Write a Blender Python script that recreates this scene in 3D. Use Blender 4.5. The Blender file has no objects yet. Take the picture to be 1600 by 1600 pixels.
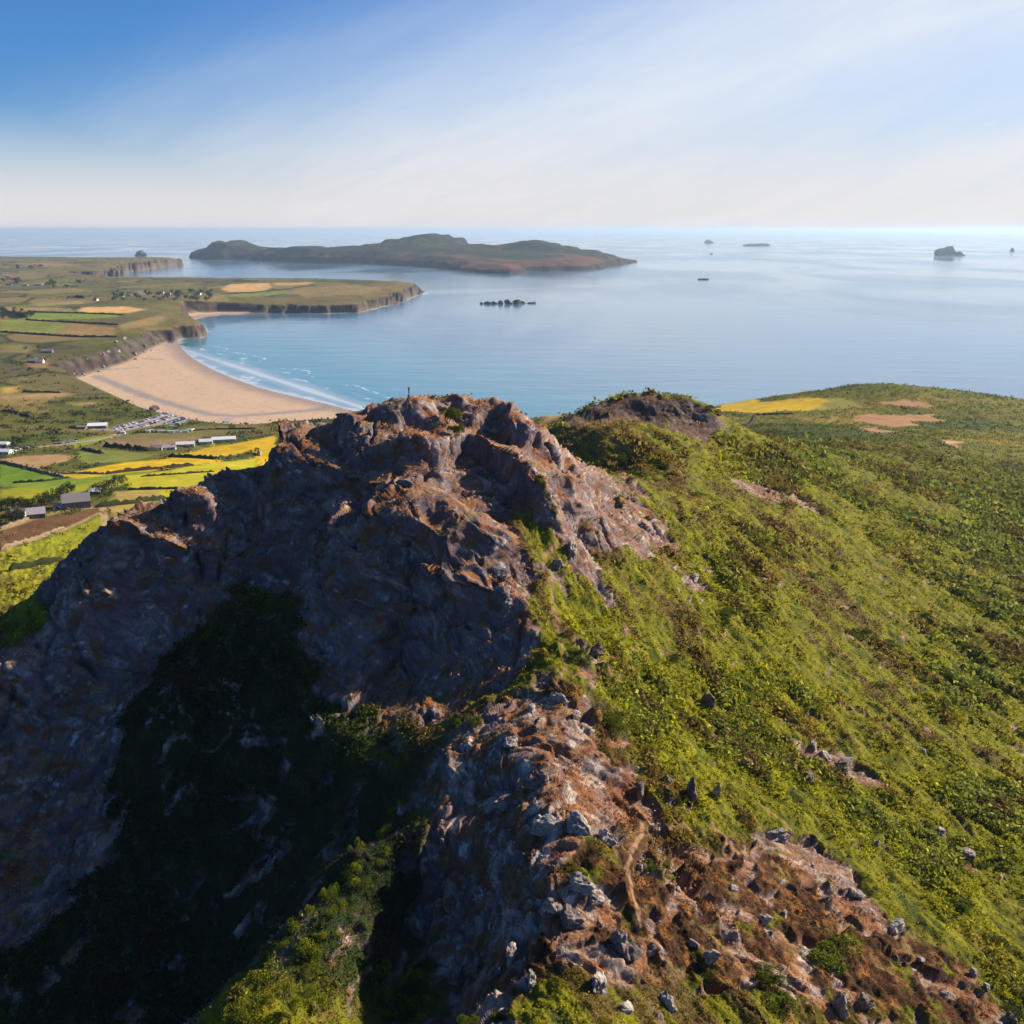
import bpy, bmesh, math, random, time
import numpy as np
from mathutils import Vector, Matrix, Euler
T0 = time.time()
random.seed(7); RNG = np.random.default_rng(7)
scene = bpy.context.scene
COL = scene.collection
R = math.radians
def log(*a): print('[%.1fs]' % (time.time() - T0), *a, flush=True)

# ------------------------------------------------------------------ camera, light, sky
CAM_H = 210.0
PITCH = math.atan(442 / 1600)            # 15.4 degrees down
FPX = 1600.0                             # focal length in photo pixels (photo is 1600 px wide)
SUN_AZ, SUN_EL = R(64), R(27)            # sun to the right and ahead of the camera, low
EXPOSURE = 1.1
cam = bpy.data.cameras.new('camera'); cam.sensor_width = 36; cam.lens = 36
cam.clip_start = 0.5; cam.clip_end = 400000
camo = bpy.data.objects.new('camera', cam); COL.objects.link(camo)
camo.location = (0, 0, CAM_H); camo.rotation_euler = (math.pi / 2 - PITCH, 0, 0)
scene.camera = camo
scene.view_settings.view_transform = 'Standard'; scene.view_settings.look = 'None'
scene.view_settings.exposure = EXPOSURE; scene.view_settings.gamma = 1
scene.cycles.max_bounces = 6; scene.cycles.volume_bounces = 0
scene.cycles.diffuse_bounces = 2; scene.cycles.use_denoising = True

sun = bpy.data.lights.new('sun', 'SUN'); sun.energy = 5.0; sun.angle = R(0.5); sun.color = (1, .86, .68)
suno = bpy.data.objects.new('sun', sun); COL.objects.link(suno)
sdir = Vector((math.sin(SUN_AZ) * math.cos(SUN_EL), math.cos(SUN_AZ) * math.cos(SUN_EL), math.sin(SUN_EL)))
suno.rotation_euler = sdir.to_track_quat('Z', 'Y').to_euler(); suno.location = (0, 0, 400)

class NT:
    """small helper for writing node trees"""
    def __init__(s, tree): s.t = tree; s.n = tree.nodes; s.l = tree.links
    def node(s, kind, **kw):
        n = s.n.new(kind)
        for k, v in kw.items(): setattr(n, k, v)
        return n
    def put(s, sock, v):
        if isinstance(v, bpy.types.NodeSocket): s.l.new(v, sock)
        elif v is not None: sock.default_value = v
    def math(s, op, a, b=None, c=None, clamp=False):
        n = s.node('ShaderNodeMath', operation=op, use_clamp=clamp)
        s.put(n.inputs[0], a); s.put(n.inputs[1], b)
        if c is not None: s.put(n.inputs[2], c)
        return n.outputs[0]
    def smooth(s, v, a, b, lo=0.0, hi=1.0):
        n = s.node('ShaderNodeMapRange', interpolation_type='SMOOTHSTEP')
        s.put(n.inputs[0], v); s.put(n.inputs[1], a); s.put(n.inputs[2], b); s.put(n.inputs[3], lo); s.put(n.inputs[4], hi)
        return n.outputs[0]
    def mix(s, f, a, b, mode='MIX'):
        n = s.node('ShaderNodeMix', data_type='RGBA', blend_type=mode)
        s.put(n.inputs[0], f); s.put(n.inputs[6], a); s.put(n.inputs[7], b)
        return n.outputs[2]
    def noise(s, vec, scale, detail=4, rough=.5, dist=0.0):
        n = s.node('ShaderNodeTexNoise'); s.put(n.inputs['Vector'], vec); n.inputs['Scale'].default_value = scale
        n.inputs['Detail'].default_value = detail; n.inputs['Roughness'].default_value = rough; n.inputs['Distortion'].default_value = dist
        return n.outputs[0]
    def vmath(s, op, a, b=None):
        n = s.node('ShaderNodeVectorMath', operation=op); s.put(n.inputs[0], a); s.put(n.inputs[1], b)
        return n.outputs[0]

w = bpy.data.worlds.new('World'); scene.world = w; w.use_nodes = True
nt = NT(w.node_tree); nt.n.clear()
sky = nt.node('ShaderNodeTexSky', sky_type='NISHITA', sun_disc=False, sun_elevation=SUN_EL, sun_rotation=SUN_AZ,
              altitude=200, air_density=1.0, dust_density=0.6, ozone_density=1.6)
tc = nt.node('ShaderNodeTexCoord'); dirv = tc.outputs['Generated']
sep = nt.node('ShaderNodeSeparateXYZ'); nt.put(sep.inputs[0], dirv)
X_, Y_, Z_ = sep.outputs
az = nt.math('ARCTAN2', X_, Y_)
el = nt.math('ARCSINE', Z_)
# thin cirrus veil: a wide band rising from the left horizon to the upper right
comb = nt.node('ShaderNodeCombineXYZ')
rot_u = nt.math('ADD', nt.math('MULTIPLY', az, math.cos(.32)), nt.math('MULTIPLY', el, math.sin(.32)))
rot_v = nt.math('SUBTRACT', nt.math('MULTIPLY', el, math.cos(.32)), nt.math('MULTIPLY', az, math.sin(.32)))
nt.put(comb.inputs[0], nt.math('MULTIPLY', rot_u, 1.3)); nt.put(comb.inputs[1], nt.math('MULTIPLY', rot_v, 7.0))
n1 = nt.noise(comb.outputs[0], 1.6, 5, .5, .3)
n2 = nt.noise(comb.outputs[0], 7.0, 5, .6, .2)
edge = nt.math('ADD', rot_v, nt.math('MULTIPLY', nt.math('SUBTRACT', n1, .5), .10))
veil_hi = nt.math('MAXIMUM', nt.smooth(edge, .27, .05), nt.math('MULTIPLY', nt.smooth(az, -.02, .62), .9))
hc = nt.math('ABSOLUTE', nt.math('ADD', edge, nt.math('SUBTRACT', nt.math('MULTIPLY', az, .17), .045)))
hole = nt.math('MULTIPLY', nt.smooth(az, -.05, .5), nt.smooth(hc, .06, .005))
veil = nt.math('SUBTRACT', veil_hi, nt.math('MULTIPLY', hole, .28))
veil = nt.math('MULTIPLY', veil, nt.smooth(n2, .2, .7, .86, 1.0))
low = nt.smooth(el, .12, 0.01)
veil = nt.math('MAXIMUM', veil, nt.math('MULTIPLY', low, .92))
front = nt.smooth(nt.math('ABSOLUTE', nt.math('SUBTRACT', az, .45)), 1.9, .9)
veil = nt.math('MULTIPLY', veil, nt.math('MULTIPLY', front, nt.smooth(el, -.4, -.02)))
veil = nt.math('MULTIPLY', veil, nt.smooth(el, .8, .45))
vcol = nt.mix(nt.smooth(el, 0, .14), (4.1, 3.85, 3.8, 1), (3.75, 4.0, 4.35, 1))
skyc = nt.mix(1.0, sky.outputs[0], (.165, .335, .585, 1), 'MULTIPLY')
SKY_S = 0.10
mixc = nt.mix(nt.math('MULTIPLY', veil, .93), skyc, vcol)
bg = nt.node('ShaderNodeBackground'); nt.put(bg.inputs[0], mixc); bg.inputs[1].default_value = SKY_S
wo = nt.node('ShaderNodeOutputWorld'); nt.l.new(bg.outputs[0], wo.inputs[0])

# ------------------------------------------------------------------ numpy noise
def _h(ix, iy, iz, s):
    h = (ix.astype(np.uint32) * np.uint32(374761393)) ^ (iy.astype(np.uint32) * np.uint32(668265263)) ^ (iz.astype(np.uint32) * np.uint32(2147483647 - 58)) ^ np.uint32((s * 2654435761 + 12345) & 0xffffffff)
    h = (h ^ (h >> np.uint32(13))) * np.uint32(1274126177)
    h = (h ^ (h >> np.uint32(15))) * np.uint32(2246822519)
    return h ^ (h >> np.uint32(16))
_G = np.random.default_rng(1).normal(size=(256, 3)); _G = (_G / np.linalg.norm(_G, axis=1)[:, None]).astype(np.float32)
def _chunks(n, c=250000):
    for i in range(0, n, c): yield slice(i, min(n, i + c))
def noise3(p, seed=0):
    out = np.empty(len(p), np.float32)
    for sl in _chunks(len(p)):
        q = p[sl]; f0 = np.floor(q); i = f0.astype(np.int32); f = (q - f0).astype(np.float32)
        u = f * f * f * (f * (f * 6 - 15) + 10)
        acc = 0
        for dx in (0, 1):
            wx = u[:, 0] if dx else 1 - u[:, 0]
            for dy in (0, 1):
                wy = wx * (u[:, 1] if dy else 1 - u[:, 1])
                for dz in (0, 1):
                    wz = wy * (u[:, 2] if dz else 1 - u[:, 2])
                    g = _G[_h(i[:, 0] + dx, i[:, 1] + dy, i[:, 2] + dz, seed) & np.uint32(255)]
                    acc = acc + wz * (g[:, 0] * (f[:, 0] - dx) + g[:, 1] * (f[:, 1] - dy) + g[:, 2] * (f[:, 2] - dz))
        out[sl] = acc
    return out * 1.6
def fbm(p, oc=4, seed=0, gain=.5):
    a, s, t = 1.0, 0, 0
    for k in range(oc):
        s = s + a * noise3(p * (2.03 ** k) + k * 17.3, seed + k); t += a; a *= gain
    return s / t
def ridged(p, oc=4, seed=0, gain=.5):
    a, s, t = 1.0, 0, 0
    for k in range(oc):
        s = s + a * (1 - 2 * np.abs(noise3(p * (2.03 ** k) + k * 17.3, seed + k))); t += a; a *= gain
    return s / t
def cells(p, seed=0):
    """3-D cellular pattern: random value per cell, offset from the cell's seed point, random tilt, distance to the border"""
    n = len(p); val = np.empty(n, np.float32); off = np.empty((n, 3), np.float32); til = np.empty((n, 3), np.float32); bord = np.empty(n, np.float32)
    for sl in _chunks(n):
        q = p[sl]; f0 = np.floor(q); i = f0.astype(np.int32); f = (q - f0).astype(np.float32)
        m = len(q); b1 = np.full(m, 9, np.float32); b2 = np.full(m, 9, np.float32)
        bh = np.zeros(m, np.uint32); bo = np.zeros((m, 3), np.float32)
        for dx in (-1, 0, 1):
            for dy in (-1, 0, 1):
                for dz in (-1, 0, 1):
                    h = _h(i[:, 0] + dx, i[:, 1] + dy, i[:, 2] + dz, seed)
                    ox = f[:, 0] - dx - (h & np.uint32(1023)).astype(np.float32) / 1024
                    oy = f[:, 1] - dy - ((h >> np.uint32(10)) & np.uint32(1023)).astype(np.float32) / 1024
                    oz = f[:, 2] - dz - ((h >> np.uint32(20)) & np.uint32(1023)).astype(np.float32) / 1024
                    d = ox * ox + oy * oy + oz * oz
                    c = d < b1
                    b2 = np.where(c, b1, np.minimum(b2, d)); b1 = np.where(c, d, b1)
                    bh = np.where(c, h, bh)
                    bo[c, 0] = ox[c]; bo[c, 1] = oy[c]; bo[c, 2] = oz[c]
        z = np.zeros(m, np.int32)
        h2 = _h(bh.astype(np.int32), z, z, seed + 99)
        val[sl] = (h2 & np.uint32(1023)).astype(np.float32) / 1023
        til[sl] = _G[(h2 >> np.uint32(12)) & np.uint32(255)]; off[sl] = bo; bord[sl] = np.sqrt(b2) - np.sqrt(b1)
    return val, off, til, bord
def sstep(x, a, b):
    t = np.clip((x - a) / (b - a), 0, 1); return t * t * (3 - 2 * t)
def lerp(a, b, t): return a + (b - a) * t

# ------------------------------------------------------------------ measuring: the photo's pixels to metres on the land
def tdep(py): return math.tan(PITCH - math.atan((800 - py) / FPX))
def xfac(px, py):
    cx, cy = (px - 800) / FPX, (800 - py) / FPX
    return cx / (math.cos(PITCH) + cy * math.sin(PITCH))
def pt(px, py, Y): return (xfac(px, py) * Y, Y, CAM_H - Y * tdep(py))
def sea(px, py, z=0.0):
    Y = (CAM_H - z) / tdep(py); return (xfac(px, py) * Y, Y)

# survey points of the land (photo x, photo y, distance ahead in metres)
G = [(900,1600,75),(880,1400,92),(880,1250,107),(850,1150,122),(850,1060,137),(870,1000,147),
 (432,677,204),(412,731,206),(370,744,204),(590,627,209),(690,620,212),(720,618,215),(790,634,222),(450,670,205),(545,640,210),(640,618,206),(740,624,218),(560,672,199),(650,660,200),
 (470,692,197),(600,690,195),(700,668,200),(419,722,192),(540,727,189),(600,721,188),(660,694,191),(700,704,192),
 (430,810,186),(520,790,184),(600,775,183),(700,755,185),(745,778,184),
 (753,624,217),(775,668,206),(803,684,195),(828,719,188),(847,756,183),(869,806,179),(716,662,209),(735,720,198),(747,772,187),(800,797,184),(850,822,178),(810,645,222),(850,668,214),(880,720,203),(920,760,203),(900,800,192),
 (550,798,175),(631,760,179),(700,780,177),(744,798,174),(790,838,168),(808,914,161),(822,972,154),
 (540,818,170),(620,818,168.5),(690,834,165.5),(725,872,162),(690,900,160),(480,880,171),
 (500,940,163),(520,1005,158),(600,1010,157),(680,965,159),
 (760,930,158),(800,988,153),(838,1020,149),(720,1000,154),
 (640,1115,142),(740,1090,142),(560,1070,151),
 (520,1150,139),(500,1250,131),(300,1400,124),(100,1500,119),(300,1590,108),(600,1300,120),(640,1450,105),(620,1590,91),
 (700,1170,124),(680,1290,112),(760,1230,117),(760,1390,101),(680,1600,84),(560,1330,108),(500,1430,97),(440,1520,89),(370,1600,82),(420,1480,105),(300,1500,118),(480,1330,122),
 (238,774,190),(172,816,185),(100,864,182),(84,892,179),(78,925,177),(78,962,173),(0,1036,163),(330,740,202),(306,756,199),(292,768,195),(250,834,178),(215,850,177),(330,795,184),(400,800,190),(150,880,174),
 (250,965,172),(350,930,175),(140,985,169),(440,900,180),(430,710,204),(430,950,173),(280,1040,164),(180,1020,168),(100,1100,160),(200,1150,154),(300,1120,155),(0,1150,156),(0,1300,141),(0,1400,131),(0,1600,114),(150,1300,141),(400,1150,145),(400,1300,135),
 (1000,900,190),(1000,1100,145),(1000,1300,112),(1000,1500,88),(1000,1600,78),(900,850,190),(950,800,212),(1000,750,240),(900,950,165),
 (1200,700,350),(1100,750,285),(1200,800,270),(1200,1000,188),(1200,1200,140),(1200,1400,106),(1200,1600,83),
 (1000,700,290),(1000,660,325),(1000,624,347),(960,629,346),(925,639,343),(1065,627,348),(1100,637,347),(895,651,339),(1120,650,346),(1000,652,341),(920,656,338),(1085,655,343),(872,664,333),(1130,680,345),(940,680,300),
 (1400,700,480),(1400,800,340),(1400,1000,220),(1400,1200,155),(1400,1400,115),(1400,1600,90),(1600,700,560),(1600,750,470),(1600,800,390),(1600,900,300),(1600,1000,240),(1600,1200,168),(1600,1400,124),(1600,1600,96),
 (1350,601,960),(1150,640,900),(1600,638,900),(1500,612,960),(1300,660,760),(1400,640,870),(860,650,850),(1450,680,650),(1250,640,860),(1200,670,620),(1300,690,520),
 (1800,1000,240),(1800,1400,124),(1800,800,400),(1800,670,900),(1400,1900,72),(900,1900,54),(400,1900,62),(-200,1100,150),(-200,1400,124)]
W = [(-80,222,120),(-95,255,95),(-112,300,74),(-60,240,120),(-30,250,140),(-20,290,112),(-60,330,74),(-130,240,84),(-150,180,92),(-130,150,105),
 (10,250,150),(25,285,142),(55,390,138),(40,450,110),(60,600,75),(-20,400,85),(-20,600,48),(150,600,88),(-60,900,22),(60,760,60),(0,900,48),
 (-130,408,55),(-150,395,58),(-170,337,64),(-75,610,44),(-230,610,50),(-240,788,33),(-100,788,30),(-360,1098,9),(-430,895,24),(-215,435,60),(-285,572,52),
 (-540,1080,20),(-640,1267,26),(-800,1608,27),(-1000,2016,38),(-1350,2750,44),(-2200,4370,42),(-2700,5470,55),(-1500,3300,38),(-800,3250,38),(-650,2660,26),(-400,3450,38),(-2300,5900,52),(-1900,6000,52),(-2000,4900,40),(-1500,5100,45),
 (-900,2400,36),(-520,2150,28),(-640,1850,28),(-300,3500,36),(-1800,5700,48),(-2600,6300,42),(-3500,6000,50),
 (0,30,136),(20,-60,138),(120,0,112),(-110,0,112),(0,-250,140),(300,-100,85),(-300,-100,80),(200,60,98),(-200,60,96),(0,-900,60),(900,-700,40),(-900,-700,40),
 (600,300,72),(900,500,55),(-900,300,55),(-1000,900,40),(-2000,1500,50),(-3500,3500,45),(1500,0,50),(700,900,42),(1000,900,35)]
ctrl = np.array([pt(*g) for g in G] + W, np.float64)
def emb(x, y):
    r = np.maximum(np.hypot(x, y), 12.0)
    return np.stack([np.log(r), x / r, y / r], 1)
def fit_rbf(c, smooth=1e-5):
    e = emb(c[:, 0], c[:, 1]); n = len(e)
    d = np.linalg.norm(e[:, None] - e[None], axis=2)
    K = d ** 1.5 ; K = -K
    P = np.hstack([np.ones((n, 1)), e[:, :1]])
    A = np.block([[K - smooth * np.eye(n), P], [P.T, np.zeros((2, 2))]])
    s = np.linalg.solve(A, np.concatenate([c[:, 2], np.zeros(2)]))
    return e, s[:n], s[n:]
def ev_rbf(f, x, y):
    e, wt, b = f; E = e; out = np.empty(len(x), np.float32)
    for sl in _chunks(len(x), 60000):
        q = emb(x[sl].astype(np.float64), y[sl].astype(np.float64))
        d2 = (q * q).sum(1)[:, None] + (E * E).sum(1)[None] - 2 * q @ E.T
        out[sl] = -(np.maximum(d2, 0) ** .75) @ wt + b[0] + b[1] * q[:, 0]
    return out
RBF = fit_rbf(ctrl)

def sdist(poly, x, y):
    """signed distance to a polygon in metres, positive inside"""
    P = np.array(poly, np.float32); Q = np.roll(P, -1, 0); out = np.empty(len(x), np.float32)
    for sl in _chunks(len(x)):
        px, py = x[sl].astype(np.float32), y[sl].astype(np.float32); d = np.full(len(px), 1e12, np.float32); ins = np.zeros(len(px), bool)
        for a, b in zip(P, Q):
            e = b - a; wx = px - a[0]; wy = py - a[1]
            t = np.clip((wx * e[0] + wy * e[1]) / (e @ e + 1e-9), 0, 1)
            d = np.minimum(d, (wx - t * e[0]) ** 2 + (wy - t * e[1]) ** 2)
            c = ((a[1] > py) != (b[1] > py))
            ins ^= c & (px < (b[0] - a[0]) * (py - a[1]) / (b[1] - a[1] + 1e-12) + a[0])
        out[sl] = np.where(ins, 1, -1) * np.sqrt(d)
    return out
def ldist(line, x, y):
    """distance to a polyline"""
    d = np.full(len(x), 1e12, np.float32); P = np.array(line, np.float32)
    for a, b in zip(P[:-1], P[1:]):
        e = b - a; wx = x - a[0]; wy = y - a[1]; t = np.clip((wx * e[0] + wy * e[1]) / (e @ e + 1e-9), 0, 1)
        d = np.minimum(d, (wx - t * e[0]) ** 2 + (wy - t * e[1]) ** 2)
    return np.sqrt(d)

# coastline of the mainland (metres), traced along the waterline
SHORE = [sea(548,641), sea(505,630), sea(470,622), sea(435,614), sea(400,604), sea(365,592), sea(330,577), sea(300,560), sea(283,545)]
COAST = [(9000,-9000),(9000,300),(2500,500),(1500,760),(900,1010),(600,1085),(330,1090),(200,1010),(60,960),(-10,975),(-60,1080),(-150,1190)] + SHORE + \
 [sea(278,536), sea(284,528), sea(312,527), sea(322,518), sea(310,509), sea(303,500), sea(316,495), sea(345,492), sea(400,490), sea(450,488), sea(500,490), sea(560,488),
  sea(590,481), sea(606,477), sea(630,471), sea(648,463), sea(664,459), (-330,3700), (-700,3900),(-1100,3950),(-1500,4050)] + \
 [sea(128,440), sea(112,436), sea(150,435), sea(185,432), sea(192,427), sea(205,424), sea(240,420), sea(258,416), (-1990,6380),(-2100,6600),(-2700,6750),(-3600,6900),(-5200,7200),(-6000,5000),(-6000,-9000)]
BEACH = SHORE + [sea(278,536), sea(262,534,2), sea(235,545,3), sea(200,565,3), sea(160,578,3), sea(118,590,4), sea(150,610,4), sea(200,629,4), sea(240,643,4), sea(300,655,4), sea(350,662,4), sea(395,665,4), sea(440,662,3), (-170,1130)]
BAY2 = [sea(296,490,2), sea(340,488,2), sea(400,489), sea(345,493), sea(318,497), sea(310,503), sea(330,507), sea(300,508,1)]

# ------------------------------------------------------------------ the land: one polar sheet, dense where the photo looks
def spaced(segs):
    out = [segs[0][0]]
    for a, b, f in segs:
        while out[-1] < b: out.append(out[-1] + f(out[-1]))
    return np.array(out)
DET = 1.0
cols = np.concatenate([np.radians(np.arange(-180, -42, 4.0)), np.radians(np.arange(-42, -31.6, .35)), np.radians(np.arange(-31.6, 31.6, .057 / DET)),
                       np.radians(np.arange(31.6, 40, .35)), np.radians(np.arange(40, 180, 4.0))])
NR, NC = int(1230 * DET), len(cols)

CRAG_XY = [pt(*q)[:2] for q in [(-60,1060,158),(95,985,174),(100,895,182),(180,830,188),(240,790,194),(320,755,204),(430,695,210),(440,660,212),(545,632,216),(640,616,222),(760,622,236),(830,640,240),
        (880,700,212),(960,760,210),(980,820,200),(880,815,186),(800,810,180),(830,900,160),(842,1030,145),(780,1080,141),(700,1105,139),(600,1110,141),(520,1060,148),(480,960,158),(440,930,170),(300,980,169),(200,1030,163),(150,1140,150),(0,1300,134),(-60,1300,134)]]
def terrace(x, y, z, r):
    m = (r < 300) & (x > -120) & (x < 60) & (y > 95)
    X, Y, Z = x[m], y[m], z[m]; Q_ = np.stack([X, Y, Z], 1).astype(np.float32)
    a = sstep(sdist(CRAG_XY, X, Y), -1, 10) * sstep(Z + .12 * np.clip(-X - 40, 0, 60), 145, 152)
    st = Z + .42 * np.clip(X + 8, 0, 60) - .10 * np.clip(-X - 10, 0, 100) + fbm(Q_ / 30, 3, 500) * 10 + fbm(Q_ / 9, 2, 504) * 1.6
    H = 7.5; q = st / H; f = q - np.floor(q)
    g = np.floor(q) + sstep(f, .42, .80)
    z = z.copy(); z[m] = Z + (g - q + .1) * H * (.76 + .4 * fbm(Q_ / 18, 2, 507)) * a * (1 - .75 * sstep(Z, 171, 176))
    return z
def land_height(x, y, r):
    z = ev_rbf(RBF, x, y).astype(np.float32)
    z = terrace(x, y, z, r)
    m = r > 560
    xs, ys = x[m], y[m]; P2 = np.stack([xs, ys, np.zeros_like(xs)], 1)
    sc = np.clip(r[m] / 2500, .4, 2.2)
    wob = (fbm(P2 / 90.0, 4, 5) * 34 + fbm(P2 / 24.0, 3, 8) * 12) * sc
    d = sdist(COAST, xs, ys)
    sb = sdist(BEACH, xs, ys); sb2 = sdist(BAY2, xs, ys)
    nb = sstep(sb, -110, -10); nb = np.maximum(nb, sstep(sb2, -60, -5))
    nbw = np.maximum(nb, sstep(xs, -250, -150) * 0)
    dd = d + wob * (1 - nbw)
    zz = np.maximum(z[m], 8) + fbm(P2 / 260.0, 3, 31) * 3.0 * sstep(d, 60, 250)
    prof = sstep(dd, -3, 15 * np.clip(sc, .7, 1.3)); prof = .80 * prof + .20 * sstep(dd, 10, 120)
    h = lerp(-9, zz, prof)
    hb = .4 + np.clip(d, 0, 400) * .012
    tb = sstep(sb, -26, 2)
    h = lerp(h, np.where(d > -3, hb, -.6 + d * .05), tb)
    h = lerp(h, np.where(d > -3, 1 + d * .02, -.6 + d * .05), sstep(sb2, -22, 2))
    h = np.where(d < -120, -14, h)
    dm = np.full(len(x), 9999, np.float32); dm[m] = d
    sbm = np.full(len(x), -9999, np.float32); sbm[m] = np.maximum(sb, sb2)
    z[m] = h
    return z, dm, sbm
# ring radii follow the land: closer together where it rises steeply towards the viewer
rc = spaced([(4, 60, lambda r: max(1.0, r * .06)), (60, 500, lambda r: .004 * r), (500, 8300, lambda r: .008 * r)])
csel = np.unique(np.concatenate([np.arange(0, NC, 6), [NC - 1]]))
cT, cR = np.meshgrid(cols[csel], rc)
cz = land_height((cR * np.sin(cT)).ravel(), (cR * np.cos(cT)).ravel(), cR.ravel())[0].reshape(cR.shape)
phi = np.arctan((CAM_H - cz) / cR)
dphi = -np.diff(phi, axis=0); dl = np.diff(np.log(cR), axis=0)
ds = np.sqrt((np.where(dphi > 0, dphi, -.25 * dphi)) ** 2 + (.10 * dl) ** 2) * np.where(cR[1:] < 62, .25, 1)
cum = np.vstack([np.zeros(cR.shape[1]), np.cumsum(ds, axis=0)]); cum /= cum[-1]
tt = np.linspace(0, 1, NR)
Rs = np.stack([np.interp(tt, cum[:, k], rc) for k in range(len(csel))], 1)
ker = np.exp(-.5 * (np.arange(-6, 7) / 2.5) ** 2); ker /= ker.sum()
Lg = np.log(Rs); Lp = np.pad(Lg, ((0, 0), (6, 6)), mode='edge'); Lg = sum(ker[k] * Lp[:, k:k + Lg.shape[1]] for k in range(13))
RR = np.exp(np.stack([np.interp(np.arange(NC), csel, Lg[i]) for i in range(NR)], 0))
TH = np.tile(cols, (NR, 1))
gx = (RR * np.sin(TH)).ravel(); gy = (RR * np.cos(TH)).ravel()
log('grid', NR, NC, NR * NC)
gr = RR.ravel()
gz, gcoast, gbeach = land_height(gx, gy, gr)
log('base height')

def make_hit(zz):
    Z = zz.reshape(NR, NC)
    def hit(px, py, ymin=60):
        f = xfac(px, py); th = math.atan(f); j = int(np.clip(np.searchsorted(cols, th), 1, NC - 1))
        t = (th - cols[j - 1]) / (cols[j] - cols[j - 1])
        col = Z[:, j - 1] * (1 - t) + Z[:, j] * t; rr = RR[:, j - 1] * (1 - t) + RR[:, j] * t
        Y = rr * math.cos(th); ray = CAM_H - Y * tdep(py)
        k = np.nonzero((col >= ray) & (Y > ymin))[0]
        if len(k) == 0: i = NR - 1; y = Y[i]
        else:
            i = k[0]; a = ray[i - 1] - col[i - 1]; b = col[i] - ray[i]; s = a / (a + b + 1e-9); y = Y[i - 1] + (Y[i] - Y[i - 1]) * np.clip(s, 0, 1)
        return Vector((f * y, y, CAM_H - y * tdep(py)))
    def height(x, y):
        r = math.hypot(x, y); th = math.atan2(x, y)
        j = int(np.clip(np.searchsorted(cols, th), 1, NC - 1)); t = (th - cols[j - 1]) / (cols[j] - cols[j - 1])
        return float(np.interp(r, RR[:, j-1], Z[:, j-1]) * (1 - t) + np.interp(r, RR[:, j], Z[:, j]) * t)
    return hit, height
hit0, height0 = make_hit(gz)
def gp(pts):
    """traced outline -> metres on the land; a third number gives the distance where the outline crosses a skyline"""
    return [pt(*p)[:2] if len(p) == 3 else tuple(hit0(*p)[:2]) for p in pts]

# ---------------- near ground: masks
near = (gr < 620) & (np.abs(TH.ravel()) < R(45))
nI = np.nonzero(near)[0]
x, y, z = gx[nI], gy[nI], gz[nI]; r = gr[nI]
P = np.stack([x, y, z], 1).astype(np.float32)
def grid_normals(X, Yy, Z):
    A = np.stack([X, Yy, Z], 1).reshape(NR, NC, 3).astype(np.float32)
    du = np.gradient(A, axis=0); dv = np.gradient(A, axis=1)
    n = np.cross(dv, du); n /= np.linalg.norm(n, axis=2)[..., None] + 1e-9
    n *= np.sign(n[..., 2:3] + 1e-9)
    return n.reshape(-1, 3)
N0 = grid_normals(gx, gy, gz)
N = N0[nI]
slope = np.sqrt(1 - np.clip(N[:, 2], 0, 1) ** 2)
wx = x + fbm(P / 9.0, 3, 40) * 5; wy = y + fbm(P / 9.0 + 50, 3, 41) * 5
def area(poly, soft=2.0, warp=True):
    return sstep(sdist(gp(poly), wx if warp else x, wy if warp else y), -soft, soft)
log('warp')
CRAG = [(-60,1080,160),(70,975,172),(75,872,184),(165,805,192),(232,762,198),(320,752,205),(430,700,212),(440,655,214),(545,628,218),(640,612,222),(760,622,236),(830,640,240),
        (880,700,222),(960,760,226),(1010,800,212),(1000,850,200),(880,800,188),(800,790,181),(830,900,160),(846,1030,143),(780,1080,140),(700,1110,137),(600,1110,140),(520,1060,147),(480,960,157),(450,880,172),(380,900,180),(300,960,170),(200,1020,160),(150,1140,148),(160,1300,134),(40,1420,122),(-60,1420,122)]
rock = area(CRAG, 2.5)
rock = np.maximum(rock, area([(700,1110,130),(830,1075,134),(930,1110,129),(1060,1250,112),(1000,1290,108),(960,1340,104),(870,1400,96),(830,1500,86),(760,1620,77),(690,1620,77),(700,1480,92),(640,1400,104),(650,1200,120)], 1.5))
rock = np.maximum(rock, .9 * area([(870,645,345),(1000,612,352),(1120,640,350),(1110,665,330),(1000,655,326),(880,665,324)], 3))
rock = np.maximum(rock, .75 * area([(860,720),(900,715),(1030,800),(1100,900),(1060,880),(960,850),(880,780)], 3))
for pl in ([(1225,1148),(1270,1165),(1330,1180),(1395,1232),(1340,1215),(1260,1180)], [(1180,1290),(1260,1300),(1340,1370),(1420,1450),(1390,1455),(1290,1390),(1180,1320)],
           [(1460,1290),(1500,1320),(1540,1370),(1520,1370),(1470,1320)], [(1070,885),(1105,915),(1080,920),(1030,870)], [(900,1000),(950,1020),(960,1060),(900,1050)], [(1100,1100),(1120,1110),(1100,1125)],
           [(1055,1210),(1085,1225),(1080,1270),(1060,1240)],[(840,1400),(950,1370),(960,1440),(860,1470)],[(910,1470),(1000,1450),(1010,1520),(930,1530)],[(700,1500),(820,1490),(830,1600),(720,1600)],
           [(1440,1240),(1500,1270),(1520,1300),(1480,1280)],[(1130,740),(1290,790),(1270,800),(1160,770)],[(930,900),(965,940),(950,950),(930,930)]):
    rock = np.maximum(rock, .85 * area(pl, 1.0))
brk = fbm(P / 5.0, 4, 60)
small = (ridged(P / np.array([3.5, 6.0, 3.5], np.float32), 3, 63) > .62).astype(np.float32)
vpre = area([(640,1160,133),(700,1300,105),(640,1620,85),(200,1640,100),(-200,1500,115),(-100,1000,160),(300,920,176),(470,860,176),(560,1080,145)], 9)
rock = np.clip(rock + sstep(slope, .62, .8) * .9 * sstep(r, 400, 300) * (1 - .85 * vpre), 0, 1)
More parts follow.
